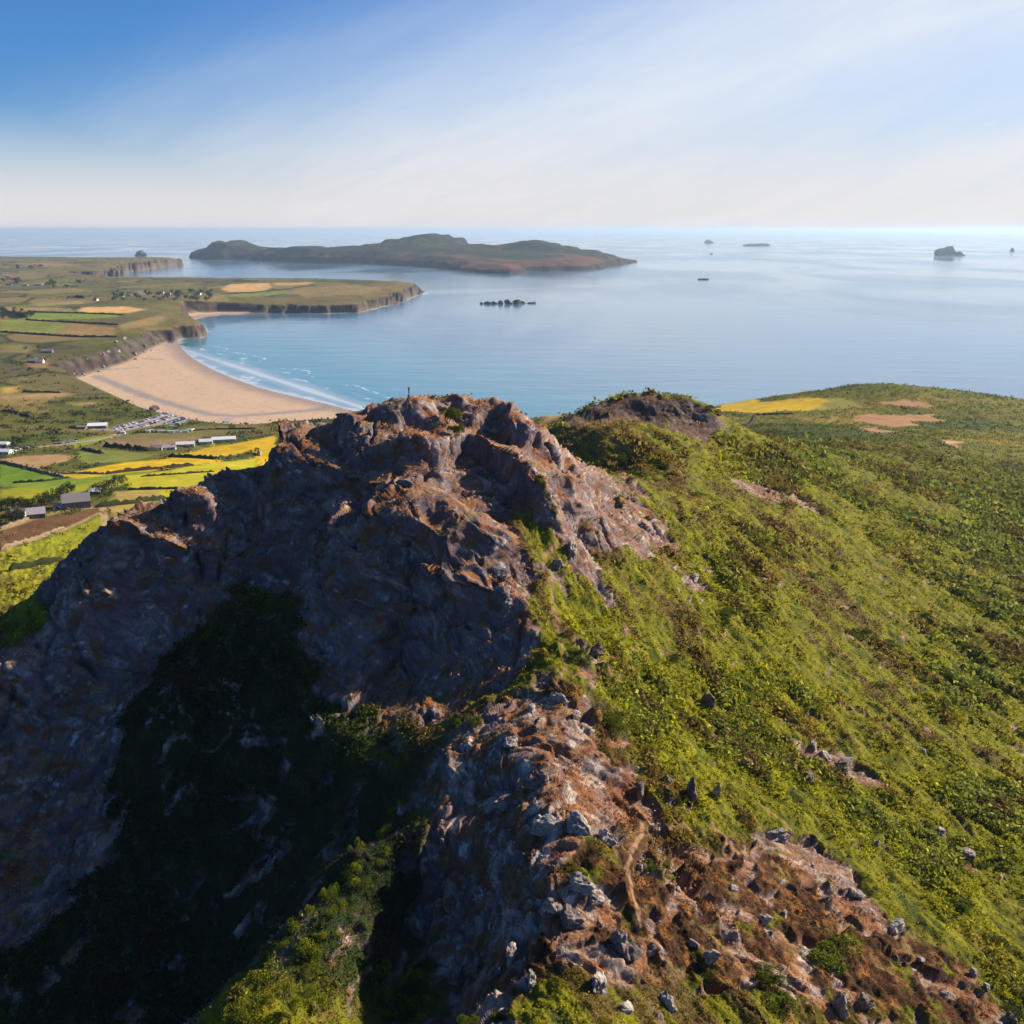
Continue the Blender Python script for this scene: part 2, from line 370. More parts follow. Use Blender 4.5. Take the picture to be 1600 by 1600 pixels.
rockm = sstep(rock + brk * .75 - .12 * (N[:, 2] > .86) , .38, .62)
brown = np.maximum(area([(940,1290),(1190,1300),(1460,1470),(1620,1640),(600,1640),(690,1450),(850,1390)], 3), .8 * area([(700,1100,132),(850,1060,140),(960,1110),(1060,1260),(900,1420),(640,1420)], 3))
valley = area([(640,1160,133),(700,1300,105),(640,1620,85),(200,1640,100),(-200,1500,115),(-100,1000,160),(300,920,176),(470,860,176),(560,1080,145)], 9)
rsp = ridged(P / np.array([7, 11, 7], np.float32) + fbm(P / 6, 2, 65)[:, None] * .4, 3, 66)
rockm = np.maximum(rockm, sstep(rsp + .25 * brk, .52, .68) * sstep(brown, .3, .7) * (r < 190))
rockm = np.maximum(rockm, sstep(rsp + .4 * brk, .66, .82) * valley)
rockm = np.maximum(rockm, sstep(rsp + .35 * brk, .84, .95) * (x > 10) * (x < 150) * (r < 330) * (1 - brown) * .9)
incrag = sstep(sdist(CRAG_XY, x, y), -8, 4)
pd0 = ldist(gp([(1005,1285),(1003,1310),(985,1335),(978,1355),(985,1385),(992,1410),(1000,1450)]), x, y); rockm = rockm * sstep(pd0, .5, 1.6)
log('masks')

# ---------------- near ground: rock displacement, plates broken along a tilted bedding
def rotm(a, b): return (Matrix.Rotation(a, 3, 'Z') @ Matrix.Rotation(b, 3, 'X'))
BED = np.array(rotm(R(28), R(34)), np.float32)
rI = np.nonzero(rockm > .01)[0]
Pr = P[rI]; rk = rockm[rI]
warp = np.stack([fbm(Pr / 14 + 3, 2, 70), fbm(Pr / 14 + 9, 2, 71), fbm(Pr / 14 + 21, 2, 72)], 1) * 3
Q = (Pr + warp) @ BED
hf = np.zeros(len(Pr), np.float32); disp = np.zeros(len(Pr), np.float32); crev = np.zeros(len(Pr), np.float32); tone = np.zeros(len(Pr), np.float32)
farf = sstep(r[rI], 420, 250)
for k, (sx, sy, sz, A) in enumerate([(15, 11, 5.5, 1.0), (5.5, 4.6, 1.8, .55), (2.3, 2.0, .70, .30), (.95, .9, .30, .12)]):
    v, off, til, bord = cells(Q / np.array([sx, sy, sz], np.float32), 80 + k)
    tilt = (off * (til * .7 + np.array([.5, -.2, .6], np.float32))).sum(1)
    eb = sstep(bord, 0, .16)
    A = A * lerp([1, 1.35, 1.15, 1.0][k], [1.25, 1.1, .50, .35][k], incrag[rI]); dk = A * (((v - .5) * 1.0 + tilt * .9 + .25) * eb - .35); disp += dk; hf += dk / A * (k > 0) * .4;  crev = np.maximum(crev, np.exp(-bord * (16 + k * 2)) * (1 - .15 * k)); tone += (v - .5) * (.9 - .15 * k)
jt = ridged(Q / np.array([9, 16, 30], np.float32) + 5, 2, 96); disp -= sstep(jt, .80, .97) * 1.5 * incrag[rI]; crev = np.maximum(crev, sstep(jt, .84, .97))
disp += fbm(Pr / 11, 2, 90) * 1.0 + ridged(Q / np.array([5, 5, .42], np.float32), 3, 93) * .09 - .35
D = np.zeros(len(P), np.float32)
# ---------------- vegetation lumps; direction of the tussock rows runs down the slope
al = np.array([.40, -.92], np.float32); ac = np.array([.92, .40], np.float32)
u = x * al[0] + y * al[1]; v = x * ac[0] + y * ac[1]
S1 = np.stack([u / 16, v / 4.0, z / 12], 1); S2 = np.stack([u / 5.0, v / 1.7, z / 4], 1)
streak = fbm(S1, 4, 100); tuss = fbm(S2, 4, 104, .6)
lump = np.abs(noise3(P / 1.3, 108)) ; lump2 = np.abs(noise3(P / .6, 109))
patch = fbm(P / np.array([38, 38, 38], np.float32), 4, 110)
veg_d = tuss * .5 + streak * 1.0 - lump * .25 - lump2 * .15 + fbm(P / 2.6, 2, 112) * .3
big = fbm(P / 7.0, 2, 118); veg_d += np.maximum(big, -.1) * 1.5 * sstep(r, 66, 90) * (1 - brown * .6)
veg_d *= 1 - .65 * valley
veg_d += brown * (fbm(P / 3.2, 3, 115) * .8)
D += veg_d * (1 - rockm)
D[rI] += disp * rk * (.35 + .65 * farf) * lerp(.85, 1, incrag[rI])
gully = area([(800,650,236),(840,700,212),(880,780,188),(860,760,192),(790,700,205),(720,640,214),(700,612,225)], 2) * 0
P1 = P + N * (D * sstep(r, 640, 500))[:, None]
P1[rI] += np.stack([noise3(Pr / 2.2, 120), noise3(Pr / 2.2 + 7, 121), np.zeros(len(Pr), np.float32)], 1) * (rk * .35)[:, None]
gx1, gy1, gz1 = gx.copy(), gy.copy(), gz.copy()
gx1[nI], gy1[nI], gz1[nI] = P1.T
log('displaced')

# ------------------------------------------------------------------ albedo of the land
def C(*a): return np.array(a, np.float32)
def mixc_(a, b, t): return a + (b - a) * t[:, None]
col = np.tile(C(.07, .075, .022), (NR * NC, 1))
# near heath
c = np.tile(C(.122, .122, .008), (len(P), 1))
c = mixc_(c, C(.185, .182, .008), sstep(tuss + .35 * patch, .0, .5))
c = mixc_(c, C(.110, .130, .038), sstep(patch + .5 * streak + (x - 70) / 300, .12, .42) * .85)      # grey-green bracken
c = mixc_(c, C(.035, .048, .012), sstep(-tuss - streak * .4, .08, .42) * .8)                   # dark gorse
c = mixc_(c, C(.15, .10, .025), sstep(fbm(P / 20, 3, 130) + .3 * streak, .18, .5) * .6)                       # dry grass
hmask = sstep(streak * 1.1 + fbm(P / 30 + 40, 3, 131) * .7 + sstep(x, 80, 0) * .16 + .10 * sstep(y, 165, 250) * sstep(x, 120, 45), .20, .38)
c = mixc_(c, C(.085, .050, .026), hmask * .7)                                                  # heather
c = mixc_(c, C(.060, .062, .018), sstep(r, 400, 600) * .75)
vnz = fbm(P / 1.7, 3, 133)
cb = np.tile(C(.085, .042, .020), (len(P), 1)); cb = mixc_(cb, C(.26, .115, .038), sstep(vnz, .05, .35)); cb = mixc_(cb, C(.028, .014, .010), sstep(-tuss, .05, .35)); cb = mixc_(cb, C(.25, .17, .07), sstep(fbm(P / 4, 3, 134), .2, .4) * .8)
cb0 = cb * .72
c = mixc_(c, cb0, brown * sstep(brk + .3 * tuss, -.42, -.1))
cv = np.tile(C(.016, .025, .009), (len(P), 1)); cv = mixc_(cv, C(.035, .022, .014), sstep(fbm(P / 7, 3, 135), .0, .3)); cv = mixc_(cv, C(.03, .045, .012), sstep(tuss, 0, .4))  # valley greens and heather, albedo darkened to deepen the ridge's shade
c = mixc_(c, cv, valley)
# rock
Nn = grid_normals(gx1, gy1, gz1)[nI]
up = Nn[:, 2]
cr = np.tile(C(.140, .105, .112), (len(P), 1))
tf = np.zeros(len(P), np.float32); tf[rI] = tone; cf = np.zeros(len(P), np.float32); cf[rI] = crev; hfm = np.zeros(len(P), np.float32); hfm[rI] = hf
str_ = np.zeros(len(P), np.float32); str_[rI] = ridged(Q / np.array([4, 4, .30], np.float32), 3, 600)
cr = mixc_(cr, C(.25, .195, .185), sstep(tf, .1, .8)); cr = mixc_(cr, C(.095, .073, .082), sstep(-tf, .1, .8))
lich_lit = fbm(P / np.array([2.2, 2.2, 1.2], np.float32), 4, 140)
cr = mixc_(cr, C(.46, .42, .38), sstep(lich_lit + .3 * fbm(P / 8, 2, 141) + (brown - .3) * .25 + up * .45 - .3, .20, .40) * .85)  # pale lichen, biased to upward faces so colour brightens the sunlit tops
cr = cr * (1 + .65 * (str_ - .25))[:, None]
cr = mixc_(cr, C(.42, .36, .31), sstep(hfm + .25 * brk + .12 * (1 - incrag), .05, .38) * (.5 + .1 * (1 - incrag)))
cr = mixc_(cr, C(.20, .075, .024), sstep(fbm(P / 3, 4, 143) + brown * .24, .08, .32) * .8)
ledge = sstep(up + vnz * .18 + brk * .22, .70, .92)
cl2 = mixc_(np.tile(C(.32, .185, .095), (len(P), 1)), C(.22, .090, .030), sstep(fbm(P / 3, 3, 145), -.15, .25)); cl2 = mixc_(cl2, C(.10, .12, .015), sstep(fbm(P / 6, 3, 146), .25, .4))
cr = mixc_(cr, cl2, ledge * (.55 + .25 * incrag))  # dry ledge grass, its lighter colour also painting sun onto upward faces
cr = cr * (1 - .35 * np.clip(cf, 0, 1))[:, None]
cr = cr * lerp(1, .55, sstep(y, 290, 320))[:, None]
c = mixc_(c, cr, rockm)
# footpaths
PATHS = [[(1005,1285),(1003,1310),(985,1335),(978,1355),(985,1385),(992,1410),(1000,1450)], [(1110,1290),(1150,1335),(1170,1330),(1200,1318)], [(985,1300),(1060,1290),(1100,1300)],[(1100,1345),(1150,1335)],
         [(880,800),(878,830),(850,870),(860,900),(868,940),(872,985),(885,1040),(870,1075)], [(872,830),(890,860)],[(960,690),(985,705),(1000,698)],[(1190,1260),(1240,1300)]]
for k, pl in enumerate(PATHS):
    d = ldist(gp(pl), wx * .12 + x * .88, wy * .12 + y * .88)
    c = mixc_(c, C(.27, .16, .09), sstep(d + .25 * brk, *((.34, .12) if k == 0 else (.50, .12))) * (.95 if k == 0 else .75 if k < 2 else .5))
for pl in ([(890,690),(960,680),(1000,700),(960,712),(920,700)], [(880,668),(960,650),(1000,655),(930,672)]):
    c = mixc_(c, C(.20, .13, .05), area(pl, 4) * sstep(fbm(P / 5, 2, 151), -.2, .2) * .7)
for pl in ([(700,1590),(760,1590),(800,1500),(720,1500)],):
    c = mixc_(c, C(.2, .11, .04), area(pl, 1.5) * .5)
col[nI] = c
log('near colours')

# far land: fields
far = gr > 330
fI = np.nonzero(far)[0]
fx, fy, fz, frr = gx[fI], gy[fI], gz[fI], gr[fI]
PF = np.stack([fx, fy, fz * 0], 1).astype(np.float32)
cfz = fbm(PF / 120, 4, 200); cf2 = fbm(PF / 22, 4, 201)
cf3 = fbm(PF / np.array([9, 16, 1], np.float32), 3, 205)
cc = np.tile(C(.070, .078, .018), (len(fI), 1))
cc = mixc_(cc, C(.036, .050, .012), sstep(cfz, .0, .3)); cc = mixc_(cc, C(.13, .105, .040), sstep(-cfz + .3 * cf2, .06, .3)); cc = cc * (1 + .55 * cf3)[:, None] * C(1.2, 1.15, .9); cc = mixc_(cc, cc * C(1.25, 1.2, .8), sstep(fx, 0, 100))
cc = mixc_(cc, C(.022, .030, .010), sstep(cf2 + .4 * cf3, .12, .34) * .8)
cc = mixc_(cc, C(.15, .105, .045), sstep(frr, 1500, 2600) * .5)
fv, _, ft, fb = cells(np.stack([fx * .94 - fy * .34, (fx * .34 + fy * .94) * 1.25, fx * 0], 1).astype(np.float32) / 170 + fbm(PF / 200, 2, 220)[:, None] * .12, 221)
PAL = np.array([(.10,.105,.028),(.15,.12,.05),(.085,.10,.02),(.19,.15,.06),(.07,.075,.03),(.12,.14,.03),(.10,.08,.04),(.22,.15,.07)], np.float32)
inl = sstep(gcoast[fI], 90, 220) * (frr > 1300) * (fx < -200)
cc = cc + (PAL[(fv * 7.99).astype(int)] * (1 + .3 * cf2)[:, None] - cc) * (inl * .6)[:, None]
cc = mixc_(cc, C(.022, .030, .014), sstep(fb * 170 + cf2 * 5, 13, 5) * inl * .85)
fmask = np.zeros(len(fI), np.float32)
FIELDS = [  # outline in the photo, colour
 ([(0,862),(90,836),(160,800),(230,788),(290,790),(250,810),(180,850),(120,872),(60,885),(0,896)], (.23,.235,.012)),
 ([(0,892),(60,882),(105,876),(105,882),(0,905)], (.26,.24,.015)),
 ([(0,912),(110,884),(110,890),(0,945)], (.23,.22,.014)),
 ([(0,828),(60,812),(120,800),(175,792),(150,805),(90,830),(0,862)], (.13,.065,.032)),
 ([(0,785),(0,765),(180,745),(230,750),(140,768),(60,785)], (.24,.24,.012)),
 ([(0,760),(0,742),(120,742),(250,735),(180,748),(80,765)], (.14,.21,.02)),
 ([(0,752),(0,725),(45,735),(75,745),(30,752)], (.11,.19,.015)),
 ([(0,718),(40,712),(90,710),(120,712),(100,722),(60,733),(0,722)], (.30,.19,.085)),
 ([(90,742),(200,722),(320,713),(345,722),(240,735),(120,748)], (.46,.31,.008)),
 ([(190,745),(260,735),(400,716),(400,735),(320,755),(270,765),(200,760)], (.36,.33,.012)),
 ([(255,718),(320,700),(430,680),(430,696),(400,712),(330,715)], (.46,.30,.01)),
 ([(330,690),(440,668),(432,682),(340,700)], (.40,.25,.02)),
 ([(180,768),(250,765),(320,764),(300,782),(240,785),(170,788)], (.30,.22,.055)),
 ([(150,700),(170,686),(260,682),(330,678),(300,690),(220,700)], (.20,.13,.06)),
 ([(120,705),(150,702),(250,710),(200,722),(130,725)], (.15,.17,.03)),
 ([(110,688),(150,682),(200,676),(160,690),(115,700)], (.17,.22,.02)),
 ([(180,680),(330,665),(420,668),(330,682),(200,690)], (.14,.12,.04)),
 ([(0,605),(30,603),(34,612),(0,618)], (.36,.24,.06)), ([(0,618),(90,613),(118,616),(95,620),(0,630)], (.28,.19,.08)), ([(110,630),(155,629),(160,632),(120,633)], (.36,.24,.12)), ([(0,632),(80,622),(90,625),(20,634)], (.22,.17,.06)),
 ([(122,486),(130,480),(200,479),(228,484),(200,489),(140,489)], (.52,.30,.11)), ([(40,497),(60,488),(180,491),(185,495),(150,498),(60,500)], (.15,.20,.03)),
 ([(0,500),(40,498),(110,505),(100,518),(60,522),(0,518)], (.16,.18,.035)), ([(110,505),(180,512),(180,524),(130,526),(95,520)], (.22,.14,.055)), ([(185,508),(250,492),(262,498),(240,508),(190,515)], (.22,.15,.06)),
 ([(0,480),(110,482),(115,486),(0,486)], (.26,.18,.08)), ([(45,475),(120,470),(135,474),(60,478)], (.24,.20,.07)), ([(0,493),(12,493),(15,500),(0,502)], (.32,.19,.07)),
 ([(345,452),(360,444),(420,442),(425,449),(410,456),(355,456)], (.46,.28,.11)), ([(425,442),(490,441),(480,445),(430,446)], (.40,.24,.09)), ([(352,462),(420,455),(455,453),(440,460),(380,465)], (.14,.17,.035)),
 ([(450,455),(530,445),(600,450),(560,460),(480,465)], (.20,.14,.06)), ([(300,466),(350,460),(360,472),(310,476)], (.19,.15,.05)),
 ([(1120,634),(1200,628),(1290,622),(1320,629),(1280,641),(1180,646),(1120,642)], (.46,.30,.01)), ([(1240,645),(1300,640),(1330,632),(1330,626),(1300,624)], (.22,.20,.04)),
 ([(1370,628),(1400,624),(1455,631),(1450,638),(1390,632)], (.36,.19,.10)), ([(1310,655),(1360,648),(1470,648),(1440,660),(1400,668),(1370,662)], (.30,.16,.08)), ([(1325,668),(1360,666),(1410,676),(1370,677)], (.28,.14,.07)),
 ([(845,650),(865,642),(890,640),(880,650),(850,662)], (.36,.24,.10)), ([(1480,690),(1500,688),(1508,694),(1485,700)], (.40,.25,.15)),
 ([(0,905),(100,892),(95,960),(60,1000),(0,1045)], (.21,.20,.012)),
 ([(40,565),(75,560),(80,575),(45,575)], (.20,.13,.06)), ([(0,540),(30,538),(60,545),(40,552),(0,550)], (.18,.15,.05)),
 ([(0,430),(40,425),(80,428),(60,436),(0,440)], (.16,.12,.06)), ([(20,412),(80,410),(130,414),(60,417)], (.22,.14,.07)), ([(0,455),(120,450),(150,455),(60,460)], (.17,.14,.05)),
]
wa = np.where(fx > 100, 16, 4); fwx = fx + fbm(PF / 30, 3, 210) * wa; fwy = fy + fbm(PF / 30 + 9, 3, 211) * wa * 1.5
row = np.sin((fx * .35 + fy * .94) * 2 * math.pi / 9.0) * .05
for poly, cl in FIELDS:
    g = gp(poly); s = sdist(g, fwx, fwy); soft = 2.5 + 5 * (np.mean([abs(q[1]) for q in g]) > 1000)
    t = sstep(s, -soft, soft); fmask = np.maximum(fmask, t); base = C(*cl) * (1 + .40 * cf2 + .3 * cfz + .22 * cf3 + row)[:, None]
    cc = cc + (base - cc) * (t * .95)[:, None]
# steep ground near the sea is dark rock
Nf = N0[fI]; st = np.sqrt(1 - np.clip(Nf[:, 2], 0, 1) ** 2)
cl_ = sstep(st + .2 * cf2, .24, .42) * (frr > 600)
rc = mixc_(np.tile(C(.075, .055, .045), (len(fI), 1)), C(.028, .022, .024), sstep(cf2, -.3, .3))
cl3 = np.zeros(len(fI), np.float32); kk_ = cl_ > .02; P3_ = np.stack([fx[kk_], fy[kk_], fz[kk_] * 2.2], 1).astype(np.float32); cl3[kk_] = fbm(P3_ / 26, 4, 230, .6)
rc = rc * (1 + .9 * cl3)[:, None]; rc = mixc_(rc, C(.11, .085, .068), sstep(cl3, .12, .4) * .7); rc = mixc_(rc, C(.05, .055, .02), sstep(cfz + cf3 * .6, .15, .4) * .7)
cc = mixc_(cc, rc, cl_)
lowr = sstep(fz, 6, 1.0) * (gcoast[fI] < 60) * (frr > 600); cc = mixc_(cc, C(.13, .105, .085), lowr * .8)
# sand
bs = gbeach[fI]; sand = sstep(bs, -6, 6) * (frr > 600)
sc_ = np.tile(C(.45, .325, .225), (len(fI), 1)) * (1 + .10 * cf2 + .06 * cfz)[:, None]
for line, wdt in (([(150,588),(230,620),(290,638),(330,648),(370,650),(440,645),(500,640),(545,636)], 9), ([(160,577),(215,574)], 6), ([(225,560),(250,562)], 7)):
    d = ldist(gp([(*q,) for q in line]), fx, fy); sc_ = mixc_(sc_, C(.20, .19, .21), sstep(d + cf2 * 6, wdt * 1.4, wdt * .4) * .75)
tl = sstep(np.abs(np.sin(gcoast[fI] / 17 + cfz * 5)), .12, .0); sc_ = sc_ * (1 - .12 * tl - .12 * sstep(cf2, .1, .4))[:, None]
sc_ = mixc_(sc_, C(.22, .22, .26), sstep(cfz + .5 * cf2, .42, .55) * .6)
wet = sstep(gcoast[fI] + cf2 * 14, 42, 6); sc_ = mixc_(sc_, C(.22, .18, .17), wet * .8)
dry = sstep(gcoast[fI], 150, 330); sc_ = mixc_(sc_, C(.52, .39, .26), dry * .6)
cc = mixc_(cc, sc_, sand)
# roads, tracks and the car park
for line, wd, cl in (([(0,706),(40,701),(90,695),(125,691),(165,685),(180,681),(190,675)], 3.6, (.30,.23,.18)), ([(0,828),(40,815),(70,805),(110,797),(160,792),(230,786)], 1.6, (.36,.25,.13)),
                     ([(130,669),(160,671),(190,672),(200,668)], 5, (.26,.22,.20)), ([(0,700),(25,700)], 4, (.3,.25,.2)), ([(0,862),(60,842),(95,830),(160,800),(180,795)], 1.2, (.34,.24,.12))):
    d = ldist(gp(line), fx, fy); cc = mixc_(cc, C(*cl), sstep(d, wd + 1.2, wd - .5) * (1 - sand) * .9)
CARPARK = [(172,672),(185,664),(215,658),(250,648),(262,644),(278,650),(300,655),(290,660),(262,662),(220,668),(185,676)]
s = sdist(gp(CARPARK), fx, fy); fmask = np.maximum(fmask, sstep(s, -9, -3)); cc = mixc_(cc, C(.27, .245, .235), sstep(s, -3, 3))
t = sstep(frr, 330, 560); t = np.where(np.abs(TH.ravel()[fI]) > R(44.5), 1, t)
lf = (fx < -20) & (fy < 620) & (fz < 100); t = np.where(lf, 1, t)
col[fI] = col[fI] + (cc - col[fI]) * t[:, None]
wetm = np.zeros(NR * NC, np.float32); wetm[fI] = sand * np.maximum(wet, 0) * .7
log('far colours')

def mesh_grid(name, X, Y, Z, nr, nc, wrap=False, colr=None):
    me = bpy.data.meshes.new(name)
    V = np.stack([X, Y, Z], 1).astype(np.float32)
    idx = np.arange(nr * nc, dtype=np.int32).reshape(nr, nc)
    a = idx[:-1, :-1]; b = idx[:-1, 1:]; c_ = idx[1:, 1:]; d = idx[1:, :-1]
    F = np.stack([a, d, c_, b], -1).reshape(-1, 4)
    if wrap:
        F = np.vstack([F, np.stack([idx[:-1, -1], idx[1:, -1], idx[1:, 0], idx[:-1, 0]], -1)])
    me.vertices.add(len(V)); me.vertices.foreach_set('co', V.ravel())
    me.loops.add(F.size); me.loops.foreach_set('vertex_index', F.ravel())
    me.polygons.add(len(F)); me.polygons.foreach_set('loop_start', np.arange(0, F.size, 4, dtype=np.int32))
    me.polygons.foreach_set('use_smooth', np.ones(len(F), bool))
    if colr is not None:
        at = me.color_attributes.new('Albedo', 'FLOAT_COLOR', 'POINT')
        at.data.foreach_set('color', np.hstack([np.clip(colr, 0, 1), np.ones((len(V), 1))]).astype(np.float32).ravel())
    me.update(calc_edges=True)
    return me
def mesh_raw(name, V, F, colr=None, smooth=False):
    """V (n,3), F (m,k)"""
    V = np.asarray(V, np.float32); F = np.asarray(F, np.int32); k = F.shape[1]
    me = bpy.data.meshes.new(name)
    me.vertices.add(len(V)); me.vertices.foreach_set('co', V.ravel())
    me.loops.add(F.size); me.loops.foreach_set('vertex_index', F.ravel())
    me.polygons.add(len(F)); me.polygons.foreach_set('loop_start', np.arange(0, F.size, k, dtype=np.int32))
    me.polygons.foreach_set('use_smooth', np.full(len(F), smooth))
    if colr is not None:
        at = me.color_attributes.new('Albedo', 'FLOAT_COLOR', 'POINT')
        at.data.foreach_set('color', np.hstack([np.clip(colr, 0, 1), np.ones((len(V), 1))]).astype(np.float32).ravel())
    me.update(calc_edges=True)
    return me
def add(name, me, parent=None, **props):
    o = bpy.data.objects.new(name, me); COL.objects.link(o)
    if parent is not None: o.parent = parent
    for k, v in props.items(): o[k] = v
    return o
def empty(name, loc=(0, 0, 0), rz=0, **props):
    o = bpy.data.objects.new(name, None); COL.objects.link(o); o.location = loc; o.rotation_euler = (0, 0, rz); o.empty_display_size = .5
    for k, v in props.items(): o[k] = v
    return o

# ------------------------------------------------------------------ materials
def mat(name): 
    m = bpy.data.materials.new(name); m.use_nodes = True; n = NT(m.node_tree); b = n.n['Principled BSDF']
    b.inputs['Specular IOR Level'].default_value = .25; b.inputs['Roughness'].default_value = .9
    return m, n, b
def attr_mat(name, rough=.92, var=.25, scales=((1.2, .35), (7.0, .12)), spec=.08, transl=0):
    m, n, b = mat(name)
    a = n.node('ShaderNodeAttribute', attribute_name='Albedo')
    pos = n.node('ShaderNodeNewGeometry').outputs['Position']
    f = n.noise(pos, scales[0][0], 6, .62); f2 = n.noise(pos, scales[0][0] * .11, 3, .5)
    mul = n.math('ADD', n.math('MULTIPLY', f, var * 2.6), 1 - var * 1.3)
    mul = n.math('MULTIPLY', mul, n.math('ADD', n.math('MULTIPLY', f2, .3), .85))
    cn = n.node('ShaderNodeCombineXYZ'); [n.put(cn.inputs[i], mul) for i in range(3)]
    n.put(b.inputs['Base Color'], n.mix(1.0, a.outputs['Color'], cn.outputs[0], 'MULTIPLY'))
    b.inputs['Roughness'].default_value = rough; b.inputs['Specular IOR Level'].default_value = spec
    h = None
    for sc, st in scales:
        t = n.math('MULTIPLY', n.noise(pos, sc, 5, .6), st); h = t if h is None else n.math('ADD', h, t)
    bp = n.node('ShaderNodeBump'); bp.inputs['Strength'].default_value = 1; bp.inputs['Distance'].default_value = 1; n.put(bp.inputs['Height'], h)
    n.l.new(bp.outputs[0], b.inputs['Normal'])
    return m
M_GROUND = attr_mat('ground_cover_and_rock', scales=((1.4, .35), (5.0, .12)))
M_FAR = attr_mat('island_turf_and_cliff', scales=((.02, 6.0), (.1, 1.5)))

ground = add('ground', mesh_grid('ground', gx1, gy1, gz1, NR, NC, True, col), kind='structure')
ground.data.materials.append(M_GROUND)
log('ground mesh')

# ------------------------------------------------------------------ sea
srings = spaced([(500, 1050, lambda r: .006 * r), (1050, 2100, lambda r: .0024 * r), (2100, 3000, lambda r: .006 * r), (3000, 9000, lambda r: .01 * r), (9000, 160000, lambda r: .06 * r)])
scols = np.radians(np.concatenate([np.arange(-180, -40, 5.0), np.arange(-40, -20, .16), np.arange(-20, -5, .06), np.arange(-5, 40, .16), np.arange(40, 180, 5.0)]))
sT, sR = np.meshgrid(scols, srings); sx = (sR * np.sin(sT)).ravel(); sy = (sR * np.cos(sT)).ravel()
sd = sdist(COAST, sx, sy); shr = ldist(SHORE + [(-150, 1190), (-60, 1080)], sx, sy)
SP = np.stack([sx, sy, sx * 0], 1).astype(np.float32)
sn = fbm(SP / 120, 3, 300); sn2 = fbm(SP / np.array([340, 1300, 1], np.float32), 4, 303)
sh = sstep(shr + sn * 90, 620, 30)
sc = mixc_(np.tile(C(.085, .175, .26), (len(sx), 1)), C(.06, .21, .27), sh)
sc = mixc_(sc, C(.26, .33, .36), sstep(shr + sn * 12, 34, 6))
fn_ = fbm(SP / 14, 4, 320, .6)
foam = np.maximum(sstep(np.abs(shr - 30 - sn * 34 - fn_ * 9), 8, 1) * .75 * sstep(fn_, -.25, .2) * sstep(fbm(SP / np.array([60, 60, 1], np.float32), 3, 310), -.05, .2), np.maximum(sstep(np.abs(shr - 58 - sn * 60 - fn_ * 8), 5, 1) * sstep(sn + fn_, -.0, .3) * .7, sstep(shr + sn * 8, 9, 3) * .45))
foam = np.maximum(foam, sstep(-sd + fbm(SP / 40, 2, 306) * 26, 14, 2) * .5 * (sd < 8))
sc = mixc_(sc, C(.72, .74, .76), np.clip(foam, 0, 1))
me = mesh_grid('sea', sx, sy, sx * 0, len(srings), len(scols), True, sc)
sea_o = add('sea', me, kind='structure')
m, n, b = mat('sea_water')
a = n.node('ShaderNodeAttribute', attribute_name='Albedo'); n.l.new(a.outputs['Color'], b.inputs['Base Color'])
b.inputs['IOR'].default_value = 1.33; b.inputs['Specular IOR Level'].default_value = .5
pos = n.node('ShaderNodeNewGeometry').outputs['Position']
mp = n.node('ShaderNodeMapping'); n.put(mp.inputs[0], pos); mp.inputs['Rotation'].default_value = (0, 0, R(18)); mp.inputs['Scale'].default_value = (1, 3.2, 1)
mp2 = n.node('ShaderNodeMapping'); n.put(mp2.inputs[0], pos); mp2.inputs['Rotation'].default_value = (0, 0, R(-8)); mp2.inputs['Scale'].default_value = (1, .4, 1)
slick = n.noise(mp2.outputs[0], .0016, 4, .55, .6)
hgt = n.math('ADD', n.math('MULTIPLY', n.noise(mp.outputs[0], .035, 5, .55), 2.2), n.math('MULTIPLY', n.noise(mp.outputs[0], .006, 2, .5), 5.0))
bp = n.node('ShaderNodeBump'); n.put(bp.inputs['Strength'], n.smooth(slick, .35, .65, .05, .22)); bp.inputs['Distance'].default_value = 1; n.put(bp.inputs['Height'], hgt)
n.l.new(bp.outputs[0], b.inputs['Normal'])
n.put(b.inputs['Roughness'], n.smooth(slick, .35, .65, .06, .16))
me.materials.append(m)
log('sea')
